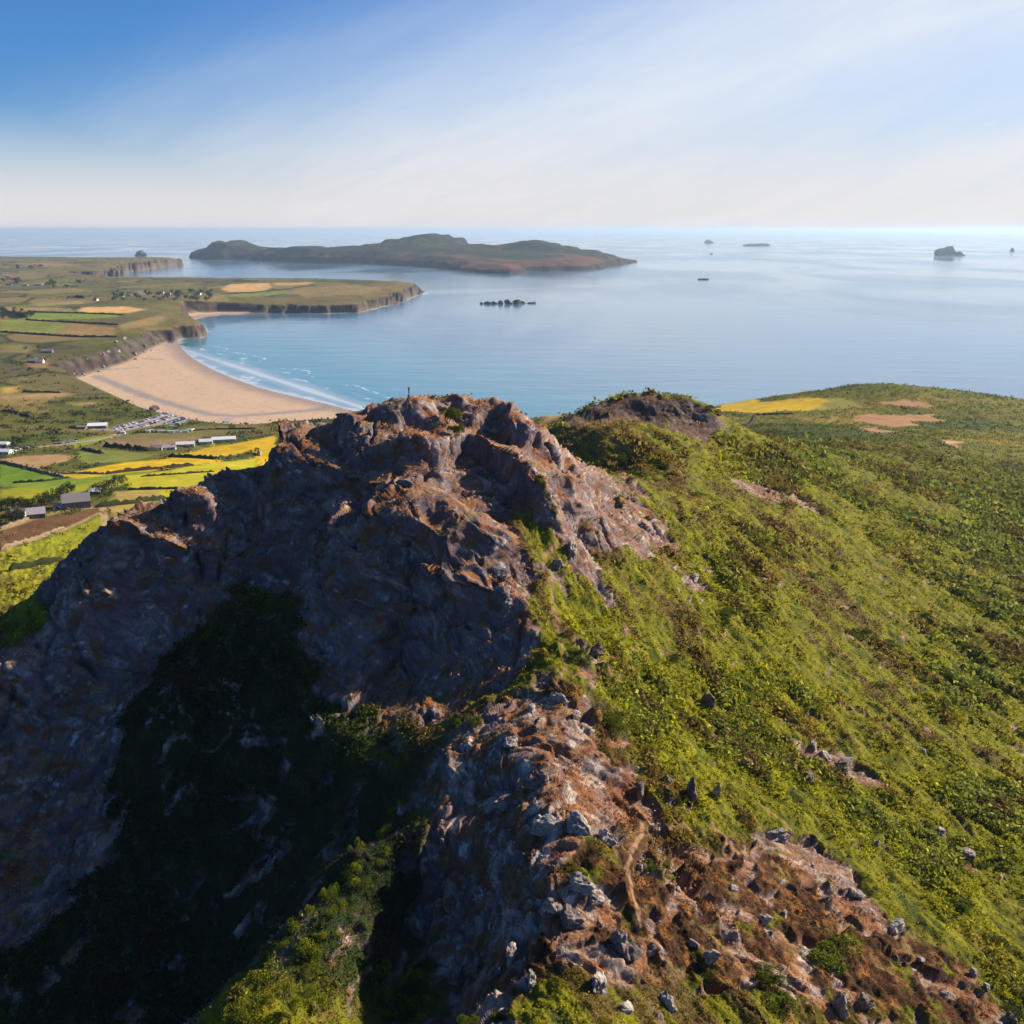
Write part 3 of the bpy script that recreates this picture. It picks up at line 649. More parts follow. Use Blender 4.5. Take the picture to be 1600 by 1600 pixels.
# ------------------------------------------------------------------ the big island across the sound
def island(name, outline, hts, seed, near_w=(30, 140), base=-6, step_y=14, step_x=10, turf=(.018, .026, .007), heath=(.095, .040, .024), **props):
    P_ = np.array(outline); x0, x1 = P_[:, 0].min() - 60, P_[:, 0].max() + 60; y0, y1 = P_[:, 1].min() - 60, P_[:, 1].max() + 60
    X, Y = np.meshgrid(np.arange(x0, x1, step_x), np.arange(y0, y1, step_y)); nr, nc = X.shape; X = X.ravel(); Y = Y.ravel()
    h = np.array(hts, np.float64); d2 = (X[:, None] - h[None, :, 0]) ** 2 + ((Y[:, None] - h[None, :, 1]) * .55) ** 2
    wgt = 1 / (d2 + 35 ** 2) ** 2.8; Z = (wgt * h[:, 2]).sum(1) / wgt.sum(1)
    Q_ = np.stack([X, Y, X * 0], 1).astype(np.float32)
    d = sdist(outline, X, Y) + fbm(Q_ / 160, 5, seed, .6) * 60
    Z = Z * (1 + .14 * fbm(Q_ / 200, 5, seed + 9)) + ridged(Q_ / 160, 5, seed + 12) * 10 * sstep(Z, 50, 120)
    pr = .55 * sstep(d, 0, near_w[0]) + .45 * sstep(d, 10, near_w[1]); Z = lerp(base, Z, pr)
    me = mesh_grid(name, X, Y, Z, nr, nc, False, None)
    A = np.stack([X, Y, Z], 1).reshape(nr, nc, 3); nn = np.cross(np.gradient(A, axis=1), np.gradient(A, axis=0)); nn /= np.linalg.norm(nn, axis=2)[..., None]; up_ = nn[..., 2].ravel()
    nz = fbm(Q_ / 200, 4, seed + 20); nz2 = fbm(Q_ / 45, 3, seed + 21)
    cx_ = np.tile(C(*turf), (len(X), 1)); cx_ = mixc_(cx_, C(*heath), sstep(nz + sstep(Z, 75, 35) * .5, .1, .4)); cx_ = mixc_(cx_, C(.04, .045, .03), sstep(nz2, .1, .4) * .6)
    cx_ = mixc_(cx_, C(.028, .022, .022), sstep(up_ + nz2 * .05, .93, .84))
    at = me.color_attributes.new('Albedo', 'FLOAT_COLOR', 'POINT'); at.data.foreach_set('color', np.hstack([cx_, np.ones((len(X), 1))]).astype(np.float32).ravel())
    me.materials.append(M_FAR)
    return add(name, me, **props)
def hp(px, py, Y): p = pt(px, py, Y); return p
ISL = [sea(295,402), sea(310,405), sea(340,406), sea(375,406), sea(420,408), sea(470,411), sea(520,412), sea(560,412), sea(600,414), sea(650,417), sea(690,420), sea(725,425), sea(765,428), sea(800,428.5), sea(822,427), sea(830,424), sea(870,423.5), sea(915,423), sea(945,421), sea(952,417), sea(975,414), sea(995,409),
       (760,7400), (500,7900), (0,8200), (-500,8500), (-1100,8700), (-1700,8900), (-2250,8900), (-2500,8600)]
HT = [hp(345,378,7900), hp(352,383,7900), hp(368,377,7900), hp(384,384,7800), hp(402,390,7500), hp(312,389,7950), hp(325,385,7950), hp(430,388,7400), hp(480,385,7400), hp(540,386,7200), hp(590,382,7300), hp(610,376,7400), hp(640,371,7500), hp(660,369,7500), hp(675,365,7500), hp(692,367,7500), hp(715,374,7400), hp(745,382,7200), hp(770,385,7100),
      hp(800,383,7000), hp(815,379,6950), hp(840,377,6900), hp(862,380,6850), hp(890,386,6750), hp(920,391,6600), hp(960,396,6400), hp(985,401,6250), hp(500,396,6500), hp(560,399,6300), hp(620,398,6300), hp(640,402,6000), hp(700,400,6100), hp(740,404,5800), hp(760,412,5450), hp(800,412,5400), hp(830,408,5600), hp(880,407,5650), hp(920,405,5850), hp(960,404,6000),
      *[(q[0] * (1 + dy_ / 7400), q[1] + dy_, q[2] * kz_) for dy_, kz_ in ((230, .74), (620, .38)) for q in [hp(*a_) for a_ in [(345,380,7900),(372,380,7900),(430,388,7400),(480,385,7400),(540,386,7200),(590,382,7300),(640,371,7500),(675,365,7500),(715,374,7400),(745,382,7200),(770,385,7100),(800,383,7000),(840,377,6900),(890,386,6750),(920,391,6600),(960,396,6400)]]],
      hp(700,388,6700), hp(800,395,6300), hp(850,397,6200), hp(420,396,6900), hp(360,394,7300), (-1600,8600,60), (-800,8400,70), (0,8000,60), (500,7600,40)]
island('island', ISL, HT, 400, kind='structure')
log('island')

# ------------------------------------------------------------------ objects: helpers
hit, height = make_hit(gz1)
def vcol_at(idx): return col[idx]
def plain(name, colr, rough=.85, spec=.25, var=.12, sc=2.0, metal=0):
    m, n, b = mat(name)
    pos = n.node('ShaderNodeTexCoord').outputs['Object']
    f = n.math('ADD', n.math('MULTIPLY', n.noise(pos, sc, 5, .6), var * 2), 1 - var)
    cn = n.node('ShaderNodeCombineXYZ'); [n.put(cn.inputs[i], f) for i in range(3)]
    n.put(b.inputs['Base Color'], n.mix(1.0, (*colr, 1), cn.outputs[0], 'MULTIPLY'))
    b.inputs['Roughness'].default_value = rough; b.inputs['Specular IOR Level'].default_value = spec; b.inputs['Metallic'].default_value = metal
    return m
def bm_mesh(name, build, mats, smooth=False):
    bm = bmesh.new(); build(bm); me = bpy.data.meshes.new(name); bm.normal_update(); bm.to_mesh(me); bm.free()
    for m_ in (mats if isinstance(mats, (list, tuple)) else [mats]): me.materials.append(m_)
    if smooth: me.polygons.foreach_set('use_smooth', [True] * len(me.polygons))
    return me
def bx(bm, x0, x1, y0, y1, z0, z1, mi=0, taper=None):
    tx, ty = taper or (0, 0)
    v = [bm.verts.new(c) for c in ((x0,y0,z0),(x1,y0,z0),(x1,y1,z0),(x0,y1,z0),(x0+tx,y0+ty,z1),(x1-tx,y0+ty,z1),(x1-tx,y1-ty,z1),(x0+tx,y1-ty,z1))]
    for f in ((3,2,1,0),(4,5,6,7),(0,1,5,4),(1,2,6,5),(2,3,7,6),(3,0,4,7)):
        q = bm.faces.new([v[i] for i in f]); q.material_index = mi
def leaves(n, cen, siz, rng, flat=0.0):
    """n leaf-sized quads at cen (n,3) with half size siz (n,)"""
    a = rng.normal(size=(n, 3)); a /= np.linalg.norm(a, axis=1)[:, None]
    b = rng.normal(size=(n, 3)); b[:, 2] *= .6; b -= (b * a).sum(1)[:, None] * a; b /= np.linalg.norm(b, axis=1)[:, None]
    a = a * siz[:, None]; b = b * (siz * .6)[:, None]
    V = np.stack([cen - a, cen + b * .9, cen + a, cen - b * .9], 1).reshape(-1, 3)
    return V, np.arange(4 * n).reshape(n, 4)
def leaf_mat(name):
    m, n, b = mat(name); a = n.node('ShaderNodeAttribute', attribute_name='Albedo')
    n.l.new(a.outputs['Color'], b.inputs['Base Color']); b.inputs['Roughness'].default_value = .8; b.inputs['Specular IOR Level'].default_value = .06
    tr = n.node('ShaderNodeBsdfTranslucent'); n.l.new(a.outputs['Color'], tr.inputs[0]); mx = n.node('ShaderNodeMixShader'); mx.inputs[0].default_value = .3
    o = n.n['Material Output']; n.l.new(b.outputs[0], mx.inputs[1]); n.l.new(tr.outputs[0], mx.inputs[2]); n.l.new(mx.outputs[0], o.inputs[0])
    return m
M_LEAF = leaf_mat('leaves')
M_WOOD = plain('woody_stem', (.09, .06, .04), .9)

# ---------------- ground cover no one could count
def cover(name, mask, count, size, tint, up_h=.35, quads=6):
    w_ = mask / mask.sum(); k = RNG.choice(len(mask), count, replace=False if count < (mask > 0).sum() else True, p=w_)
    base = P1[k]; rr = r[k]; sz = size * np.clip(rr / 130, .55, 3.2) * np.clip(RNG.lognormal(-.15, .45, count), .35, 2.6) * (.75 + .7 * sstep(patch[k] + streak[k], -.1, .4))
    cen = np.repeat(base, quads, 0); szz = np.repeat(sz, quads)
    off = RNG.normal(size=(count * quads, 3)) * .45; off[:, 2] = np.abs(off[:, 2]) * up_h + .1
    cen = cen + off * szz[:, None]
    V, F = leaves(count * quads, cen, szz * .30, RNG)
    cc_ = np.repeat(c[k], quads, 0) * RNG.uniform(.7, 2.0, count * quads)[:, None] * np.repeat(RNG.uniform(.75, 1.5, count), quads)[:, None] * np.array(tint, np.float32)
    me = mesh_raw(name, V, F, np.repeat(cc_, 4, 0)); me.materials.append(M_LEAF)
    return add(name, me, kind='stuff')
vis = (r > 66) & (np.abs(np.arctan2(x, y)) < R(33))
pathm = np.zeros(len(P), bool)
for pl in PATHS: pathm |= ldist(gp(pl), x, y) < .8
okv = vis & ~pathm
cover('heath', okv * (1 - rockm) * (1 - brown * .9) * (1 - valley) * sstep(r, 600, 420) * (1 + (tuss > .1)), 70000, .42, (1.32, 1.24, .6))
cover('bracken', okv * (1 - rockm) * (1 - brown) * (1 - valley) * sstep(r, 600, 420) * sstep(patch + .5 * streak + (x - 70) / 300, .1, .4), 30000, .5, (1.2, 1.2, .8))
cover('heather', okv * (brown * .8 + .6 * hmask) * (1 - rockm * .75) * (r < 450), 38000, .30, (1.0, .9, .85))
cover('rough_grass', okv * rockm * (ledge > .4) * (r < 300), 15000, .22, (1.2, 1.1, .8), .6)
cover('bramble_thicket', okv * valley * (1 - rockm), 26000, .5, (.8, 1.1, .9))
log('ground cover')

def far_cover(name, X, Y, Z, CC, mask, count, size, tint, quads=5):
    w_ = mask / mask.sum(); k = RNG.choice(len(mask), count, replace=False, p=w_)
    base = np.stack([X[k], Y[k], Z[k]], 1); rr = np.hypot(X[k], Y[k]); sz = size * np.clip(rr / 500, .8, 2.2) * RNG.uniform(.4, 1.6, count)
    cen = np.repeat(base, quads, 0); szz = np.repeat(sz, quads); off = RNG.normal(size=(count * quads, 3)) * .55; off[:, 2] = np.abs(off[:, 2]) * .5 + .05
    V, F = leaves(count * quads, cen + off * szz[:, None], szz * .42, RNG)
    cc_ = np.repeat(CC[k], quads, 0) * RNG.uniform(.5, 1.5, count * quads)[:, None] * np.array(tint, np.float32)
    me = mesh_raw(name, V, F, np.repeat(cc_, 4, 0)); me.materials.append(M_LEAF); return add(name, me, kind='stuff')
vf = (np.abs(np.arctan2(fx, fy)) < R(33)) * (1 - fmask) * (1 - sand) * (1 - cl_)
far_cover('far_heath', fx, fy, fz, col[fI], vf * (fx > 0) * sstep(frr, 400, 520) * (frr < 1150) * (gcoast[fI] > 15), 16000, .8, (1.5, 1.5, 1.0))
far_cover('scrub', fx, fy, fz, col[fI], vf * (fx < -20) * (frr < 1700) * (gcoast[fI] > 25) * sstep(cf2 + cf3 * .5, -.1, .3) * (1 - inl * .7), 11000, 1.2, (.85, .95, .7))
# ---------------- shrubs
def shrub_mesh(seed, n=900, squash=.62, cols_=((.16, .19, .012), (.26, .25, .015), (.05, .07, .01))):
    rg = np.random.default_rng(seed); nb = 7
    cb_ = rg.normal(size=(nb, 3)) * np.array([.42, .42, .16]); cb_[:, 2] = np.abs(cb_[:, 2]) + .38; rb = rg.uniform(.28, .5, nb)
    i = rg.integers(0, nb, n); d = rg.normal(size=(n, 3)); d /= np.linalg.norm(d, axis=1)[:, None]; d[:, 2] = np.where(d[:, 2] < -.4, -d[:, 2], d[:, 2])
    cen = cb_[i] + d * (rb[i] * rg.uniform(.72, 1.05, n))[:, None] * np.array([1, 1, squash + .2])
    cen[:, 2] = np.maximum(cen[:, 2], .04)
    V, F = leaves(n, cen, rg.uniform(.03, .065, n), rg)
    q = rg.uniform(size=n) * .6 + .4 * (rg.uniform(size=nb)[i]); a_, b_, c3 = [np.array(k, np.float32) for k in cols_]
    colr = np.where((q < .35)[:, None], b_, np.where((q > .75)[:, None], c3, a_)) * rg.uniform(.7, 1.25, n)[:, None]
    me = mesh_raw('shrub_foliage', V, F, np.repeat(colr, 4, 0)); me.materials.append(M_LEAF); return me
def stems(seed, n=6):
    rg = random.Random(seed)
    def f(bm):
        for k in range(n):
            a = rg.uniform(0, 6.28); tip = Vector((math.cos(a) * .4, math.sin(a) * .4, rg.uniform(.45, .75)))
            bmesh.ops.create_cone(bm, segments=5, radius1=.035, radius2=.012, depth=tip.length, matrix=Matrix.Translation(tip / 2 + Vector((0, 0, -.1))) @ tip.to_track_quat('Z', 'Y').to_matrix().to_4x4())
    return bm_mesh('stems', f, M_WOOD)
SHR = [(shrub_mesh(10 + k), stems(10 + k)) for k in range(4)]
SHG = [(shrub_mesh(30 + k, 2600, .5, ((.09, .115, .010), (.13, .155, .012), (.045, .06, .010))), stems(30 + k)) for k in range(3)]
SHD = [(shrub_mesh(50 + k, 300, .7, ((.018, .028, .01), (.03, .042, .012), (.01, .015, .007))), stems(50 + k)) for k in range(2)]
SHM = [(shrub_mesh(60 + k, 1600, .5, ((.045, .065, .010), (.075, .10, .012), (.02, .03, .008))), stems(60 + k)) for k in range(2)]
def shrub(px, py, w_, h_, lib, label, group=None, dxy=(0, 0), name='shrub'):
    p = hit(px, py) if isinstance(px, (int, float)) else px
    X, Y = p.x + dxy[0], p.y + dxy[1]; Z = height(X, Y) - .15
    fo, st_ = random.choice(lib)
    e = empty(name, (X, Y, Z), random.uniform(0, 6.28), label=label, category='shrub')
    if group: e['group'] = group
    e.scale = (w_, w_ * random.uniform(.85, 1.15), h_)
    add('foliage', fo, e); add('stem', st_, e)
    return e
strip = [(628,1262),(612,1278),(600,1300),(632,1290),(588,1318),(605,1335),(570,1340),(585,1355),(560,1368),(540,1378),(575,1380),(552,1395),(525,1400),(505,1415),(535,1420),(515,1438),(490,1440),(540,1445),(470,1462),(500,1465),(525,1470),(455,1485),(480,1495),(505,1500),(440,1510),(465,1525),(490,1530),(425,1535),(450,1555),(480,1562),(405,1560),(430,1580),(385,1585),(460,1590),(370,1600),(505,1580),(410,1605),(600,1530),(625,1545),(655,1535),(612,1565),(640,1580),(670,1570),(605,1592),(655,1600)]
for k, (px, py) in enumerate(strip[:37]):
    if k % 7 == 3: continue
    px += random.uniform(-10, 10); py += random.uniform(-8, 8)
    shrub(px, py, random.uniform(.6, 1.7), random.uniform(.9, 2.6), SHR, 'yellow green leafy shrub in the ' + ('upper end' if py < 1345 else 'middle' if py < 1480 else 'wide lower end') + ' of the sunlit strip', 'shrubs in the sunlit diagonal strip')
for px, py in strip[37:]:
    shrub(px, py, random.uniform(.9, 1.5), random.uniform(1.2, 2.0), SHR, 'yellow green leafy shrub in the clump under the lower rocky ridge', 'shrubs in the clump at the foot of the ridge')
for px, py, w_, h_, lb in [(1310,1500,3.6,1.9,'broad round bright green gorse mound among the brown heather'), (1196,1535,2.2,1.4,'green gorse mound left of and below the broadest round one'), (1225,1575,2.4,1.4,'lowest green gorse mound at the bottom edge among brown heather'),
        (1345,1000,4.2,2.6,'large bright green bush with a dark shadow on the right slope'), (1390,1010,2.8,1.6,'smaller green bush just right of the large shadowed bush on the slope'), (970,1138,3.2,2.2,'dark green bush at the edge of the ridge beside pale rocks'), (948,1125,2.2,1.6,'dark green bush left of the bigger one at the ridge edge'),
        (700,662,2.6,4.2,'tall yellow green gorse growing in the cleft under the summit'), (712,680,1.8,2.6,'yellow green gorse lowest in the cleft under the summit'), (1015,1360,1.3,.8,'small bright green bush right of the bare path on the ridge'), (1040,1355,.9,.6,'tiny green bush beside the small bright one near the path'),
        (745,1130,1.6,1.2,'olive bush at the saddle edge above the dark valley'), (715,1135,1.1,.9,'small olive bush leftmost at the saddle edge'), (905,1370,1.2,.9,'green bush below the shaded overhang of the lower ridge'), (775,1590,1.0,.7,'bright green bush at the bottom edge among dry grass'),
        (740,1600,1.2,.9,'bright green bush touching the bottom edge left of the dry grass'), (1140,960,2.4,1.5,'dark green bush on the slope below the brown outcrop'), (1480,1060,3.0,1.6,'grey green bush on the far side of the right slope'),
        (290,712,0,0,''),]:
    if lb: shrub(px, py, w_, h_, SHG, lb)
gz_m = okv * (1 - rockm) * (1 - brown) * (1 - valley) * (x > 8) * (r < 430) * sstep(-tuss - streak * .4 + .3 * big, .05, .4); gsel = RNG.choice(len(x), 50, replace=False, p=gz_m / gz_m.sum())
for i in gsel:
    far_ = y[i] > 220; w_ = random.uniform(.8, 1.9) * (1.4 if far_ else 1); lf_ = i % 2
    shrub(Vector(P1[i].tolist()), 0, w_, w_ * random.uniform(.45, .75), SHG if lf_ else SHM, ('bright' if lf_ else 'dark') + ' green gorse bush on the ' + ('far upper' if far_ else 'nearer') + ' right slope, ' + ('close to the ridge' if x[i] < y[i] * .25 else 'well away from the ridge'), 'gorse bushes scattered over the right slope')
for (px, py, lb) in [(981,620,'small dark bush on the skyline of the far outcrop, leftmost of three'), (1008,617,'small dark bush on the skyline of the far outcrop, middle of three'), (1040,618,'small dark bush on the skyline of the far outcrop, rightmost of three')]:
    q = pt(px, py, 345); shrub(Vector(q), py, 1.1, 1.7, SHD, lb)

# ---------------- boulders
def rock_mesh(seed, sub=5, sharp=.5, name='boulder', rough=1.0):
    rg = random.Random(seed)
    bm = bmesh.new(); bmesh.ops.create_icosphere(bm, subdivisions=sub, radius=1)
    pl = []
    for k in range(13):
        d = Vector((rg.gauss(0, 1), rg.gauss(0, 1), rg.gauss(0, .8))).normalized(); pl.append((d, rg.uniform(.38, .80)))
    co = np.array([v.co[:] for v in bm.verts], np.float32)
    for d, h in pl:
        d_ = np.array(d, np.float32); t = co @ d_ - h; co -= np.maximum(t, 0)[:, None] * d_ * 1.0
    nn = co / np.linalg.norm(co, axis=1)[:, None]
    v_, of_, ti_, bo_ = cells(co * np.array([1.8, 1.8, 3.0], np.float32) + seed * 3.1, seed)
    co += rough * nn * (((v_ - .5) * .26 + (of_ * ti_).sum(1) * .16) * sstep(bo_, 0, .12) - .07 * np.exp(-bo_ * 14) + fbm(co * 2.2 + seed, 4, seed) * .12 + ridged(co * np.array([1.5, 1.5, 7], np.float32) + seed, 3, seed + 5) * .05)[:, None]
    for v, q in zip(bm.verts, co): v.co = q.tolist()
    me = bpy.data.meshes.new(name); bm.to_mesh(me); bm.free(); me.polygons.foreach_set('use_smooth', [sub > 2] * len(me.polygons))
    return me
def rock_mat(name, a_, b_, c3, sc=2.5):
    m, n, b = mat(name); pos = n.node('ShaderNodeNewGeometry').outputs['Position']
    f = n.noise(pos, sc, 6, .65); g = n.noise(pos, sc * .3, 4, .6)
    cx_ = n.mix(n.smooth(f, .42, .58), (*a_, 1), (*b_, 1)); cx_ = n.mix(n.smooth(g, .5, .66), cx_, (*c3, 1)); n.put(b.inputs['Base Color'], cx_)
    bp = n.node('ShaderNodeBump'); n.put(bp.inputs['Height'], n.noise(pos, sc * 1.5, 6, .7)); bp.inputs['Distance'].default_value = .5 / sc; n.l.new(bp.outputs[0], b.inputs['Normal'])
    return m
M_PALE = rock_mat('pale_lichen_rock', (.32, .28, .25), (.17, .14, .13), (.42, .38, .34))
M_GREY = rock_mat('grey_rock', (.19, .145, .13), (.09, .068, .065), (.27, .22, .19))
M_SEAR = rock_mat('sea_rock', (.07, .055, .05), (.04, .03, .035), (.13, .10, .085), .08)
LIBP = [rock_mesh(k) for k in range(5)]; LIBG = [m_.copy() for m_ in LIBP]
for m_ in LIBP: m_.materials.append(M_PALE)
for m_ in LIBG: m_.materials.append(M_GREY)
def boulder(px, py, wpx, hr, pale, label, group=None, lean=0.0, p=None):
    p = p or hit(px, py); dist = (p - camo.location).length; wd = wpx / FPX * dist / 2
    o = add('boulder', random.choice(LIBP if pale else LIBG), label=label, category='boulder')
    if group: o['group'] = group
    o.scale = (wd, wd * random.uniform(.55, 1.0), wd * hr); o.location = (p.x, p.y, height(p.x, p.y) + wd * hr * .12)
    o.rotation_euler = (lean * .5, lean, random.uniform(0, 6.28)); return o
for a_ in [(1105,1103,28,1.3,0,'upright grey boulder standing alone on the green slope below the ridge'), (1118,1242,20,2.0,1,'tall thin pale stone leaning in the green heath'), (1262,1220,24,1.0,0,'dark round boulder beside the pale outcrop on the slope'),
    (1230,1195,24,.7,0,'low dark rock left of the dark round boulder'), (1441,1176,18,.7,1,'small white rock right of the pale outcrop on open green slope'), (1367,1322,20,1.2,1,'white hooked rock alone in the green heath above the brown zone'),
    (893,860,26,1.1,1,'pale boulder beside the footpath under the main crag'), (872,882,26,.7,1,'flat pale boulder below left of the pathside boulder'), (792,945,26,.9,1,'round pale boulder perched on the edge of the shaded dome'),
    (1325,793,8,.8,1,'tiny white stone high on the right slope'), (1426,972,8,.8,1,'tiny white stone in the middle of the right slope'), (1330,1108,10,.9,1,'small white stone above the pale outcrop on the slope'),
    (1520,1525,20,1.0,1,'pale boulder near the bottom right corner among heather'), (1540,1545,16,.9,1,'pale boulder just below right of the one in the corner heather'), (1578,1592,18,.9,0,'grey rock in the very bottom right corner'),
    (1475,1556,18,.8,1,'pale rock left of the corner boulders'), (1440,1500,16,.7,1,'pale rock above and left of the corner boulders'), (1310,1578,28,1.6,1,'tall pale rock at the bottom edge under the round gorse'), (1350,1570,26,1.2,0,'grey rock beside the tall pale one at the bottom edge'),
    (1395,1500,20,.9,0,'dark blue grey rock right of the round gorse mound'), (970,1485,66,.95,0,'massive grey blocky boulder at the foot of the lower ridge'), (1012,1490,34,.9,0,'grey block against the right side of the massive boulder'), (935,1545,48,.9,1,'pale broken boulder below the massive grey one'),
    (1040,1568,36,.7,1,'pale slab at the bottom edge right of the broken boulder'), (975,1580,40,.6,1,'flat pale rock at the bottom edge below the massive boulder'), (1110,1500,30,.9,1,'pale rock in brown heather right of the massive boulder'), (1085,1478,22,.8,1,'pale rock up left of the one in brown heather'),
    (905,1385,50,.7,1,'wide pale slab at the top of the lower rock step'), (930,1408,40,.7,1,'pale rock under the wide slab on the lower step'), (860,1420,38,.9,1,'pale rounded rock at the left end of the lower step'), (890,1440,46,.9,0,'grey shaded rock under the left end of the lower step'),
    (745,1515,26,2.2,0,'tall grey rock fin at the bottom of the ridge'), (770,1530,30,1.7,0,'grey rock fin right of the tallest fin'), (715,1530,34,1.2,0,'squat grey rock left of the tall fins'), (800,1500,28,1.6,1,'pale rock fin nearest the dry grass hollow'), (830,1535,30,1.3,1,'pale rock right of the group of fins'),
    (900,1290,60,.7,1,'long pale slab on the right brow of the lower ridge'), (945,1312,42,.8,1,'pale slab end with shadowed underside on the brow'), (850,1295,44,.8,1,'pale rock in the middle of the lower ridge face'), (790,1260,40,.9,0,'grey rock high on the lower ridge face'), (845,1225,50,.8,0,'broad grey rock under the rusty heather top'),
    (1000,1235,30,.9,0,'grey rock on the right shoulder of the lower ridge'), (1045,1225,26,1.4,0,'upright grey rock at the right end of the shoulder'), (1080,1245,30,1.8,0,'tall brown grey fin standing right of the shoulder'), (830,1110,30,.7,1,'pale rock at the top of the saddle'), (870,1095,36,.6,1,'flat pale rock right of the saddle top'), (900,1120,26,.7,1,'pale block on the path side of the saddle'),
    (840,1135,26,1.0,0,'dark pointed rock just below the saddle'), (800,1160,34,.5,1,'thin pale slab left below the saddle'), (1000,1355,18,.6,1,'little pale rock beside the bend in the path'), (1145,1390,20,.6,1,'white flat stones in brown heather below the path fork'), (1195,1440,22,.8,1,'pale stone under the rusty outcrop'), (1225,1430,18,.9,1,'pale stone tight against the rusty outcrop'),
    (1270,1165,26,.5,1,'whitest stone at the upper tip of the pale outcrop'), (1320,1200,46,.5,0,'broad grey stone in the middle of the pale outcrop'), (1290,1185,34,.5,1,'pale stone between the white tip and the grey middle'), (1215,1305,50,.4,1,'pale bare slab at the top of the rusty outcrop'), (1340,1400,36,.6,1,'pale stone in the middle of the rusty outcrop'), (1400,1452,34,.7,1,'pale stone at the lower end of the rusty outcrop'), (1290,1410,24,.8,0,'grey stone at the left side of the rusty outcrop'),
    (1470,1300,22,.5,1,'narrow white stone at the top of the far right outcrop'), (1510,1335,30,.5,1,'long pale stone in the far right outcrop'), (1085,905,30,.6,1,'pale stone on the lonely brown outcrop beside dark bushes'), (930,1020,30,1.0,0,'grey rock where the path leaves the green hollow'), (905,1010,24,1.1,0,'grey rock left of the one where the path leaves the hollow'), (940,1045,28,.8,0,'low grey rock below the two at the hollow'),
    (630,760,40,.5,0,'flat grey rock lying on top of the shaded dome'), (405,712,16,1.1,1,'pale block in the notch left of the main crag'), (1105,870,18,.6,0,'little grey rock above the brown outcrop')]:
    boulder(*a_)
zone_b = np.nonzero(okv & (brown * (.4 + rockm) > .45) & (r < 180))[0]; zone_g = np.nonzero(okv & (rockm < .3) & (brown < .1) & (valley < .1) & (x > 5) & (r < 420) & (hmask > .3))[0]
zone_c = np.nonzero(okv & (rockm > .6) & (ledge > .3) & (y > 150) & (x > -110) & (x < 45) & (r < 240))[0]; zone_v = np.nonzero(okv & (valley > .5) & (x < -30) & (rockm < .5))[0]
def zlab(kind, q, pale, big):
    tn = ('big ' if big else 'small ') + ('pale' if pale else 'dark grey')
    if kind == 'b': return tn + ' stone ' + ('on rock left of' if q[0] < 8 else 'in heather right of') + ' the path, ' + ('near the bottom edge' if q[1] < 92 else 'high on the ridge')
    if kind == 'g': return tn + ' stone in heather streaks on the ' + ('far upper' if q[1] > 210 else 'nearer') + ' green slope'
    if kind == 'c': return tn + ' rock lying on ' + ('the left shoulder of the main crag' if q[0] < -35 else 'a ledge under the summit' if q[1] > 178 else 'the shaded dome of the main crag')
    return tn + ' stone in the deep shade of the left valley'
for zn, cnt, kd, grp, pr, szr in ((zone_b, 45, 'b', 'stones on the brown near ridge', .6, (5, 13)), (zone_g, 40, 'g', 'stones on the right slope', .5, (4, 10)),
                                   (zone_c, 48, 'c', 'loose rocks on the main crag', .4, (5, 11)), (zone_v, 12, 'v', 'stones in the shaded valley', 0, (6, 14))):
    for i in RNG.choice(zn, cnt, replace=False):
        p = Vector((float(P1[i, 0]), float(P1[i, 1]), float(P1[i, 2]))); pa = random.random() < pr; sz = random.uniform(*szr)
        boulder(0, 0, sz, random.uniform(.5, 1.1), pa, zlab(kd, p, pa, sz > (szr[0] + szr[1]) / 2), grp, random.uniform(-.3, .3), p)
# pale cliff-foot rocks and the dark one on the beach
for px, py, wpx in [(118,588,9),(128,585,10),(140,582,8),(150,578,11),(160,573,10),(170,570,12),(180,566,10),(190,562,12),(200,558,11),(212,553,13),(222,548,12),(232,545,14),(240,541,10),(135,580,7),(165,567,8),(185,558,9),(205,550,10),(225,541,9),(245,545,8),(215,560,7)]:
    p = Vector((*sea(px, py, 4), 4.0)); p.x += random.uniform(-8, 8); p.y += random.uniform(-25, 25); o = boulder(px, py, wpx * random.uniform(.5, .95), .7, random.random() < .7, 'pale rock in the line of rocks at the far end of the beach', 'pale rocks along the cliff foot', 0, p)
p = Vector((*sea(241, 639, 4), 4)); o = boulder(0, 0, 22, .5, False, 'big dark rounded rock on the sand above the car park', None, 0, p); o.data = o.data.copy(); o.data.materials[0] = M_SEAR
p = Vector((*sea(200, 625, 4), 4)); o = boulder(0, 0, 9, .5, False, 'small dark rock at the grassy top edge of the beach', None, 0, p); o.data = o.data.copy(); o.data.materials[0] = M_SEAR
# rocks and islets in the sea
def islet(px, py, wpx, hpx, label, seed, group=None, name='rock_islet'):
    X, Y = sea(px, py); dist = math.hypot(X, Y); wd = wpx / FPX * dist / 2; ht = hpx / FPX * dist
    me = rock_mesh(700 + seed, 4, name='rock_islet', rough=.55); me.materials.append(M_SEAR)
    o = add(name, me, label=label, category='islet'); o.scale = (wd * 1.1, wd * .8, ht * 1.25); o.location = (X, Y, -ht * .12); o.rotation_euler = (0, 0, 0)
    if group: o['group'] = group
    return o
islet(1482,399,46,15,'tallest dark humped islet in the open sea on the right',1); islet(1500,399.5,20,5,'low rock ledge at the right foot of the tallest islet',2); islet(1110,380,17,6,'small dark pointed islet near the horizon',3)
islet(1180,384,42,3.5,'long flat dark islet near the horizon',4); islet(1583,393,8,5,'tiny pale islet by the right edge',5); islet(1099,437,24,3.4,'low dark rock alone in the bay water',6); islet(220,400,20,7,'small islet left of the big island',7)
islet(406,412,12,3,'tiny rock off the near shore of the big island',8); islet(512,361.5,28,3.0,'faint low islet on the horizon behind the big island',9)
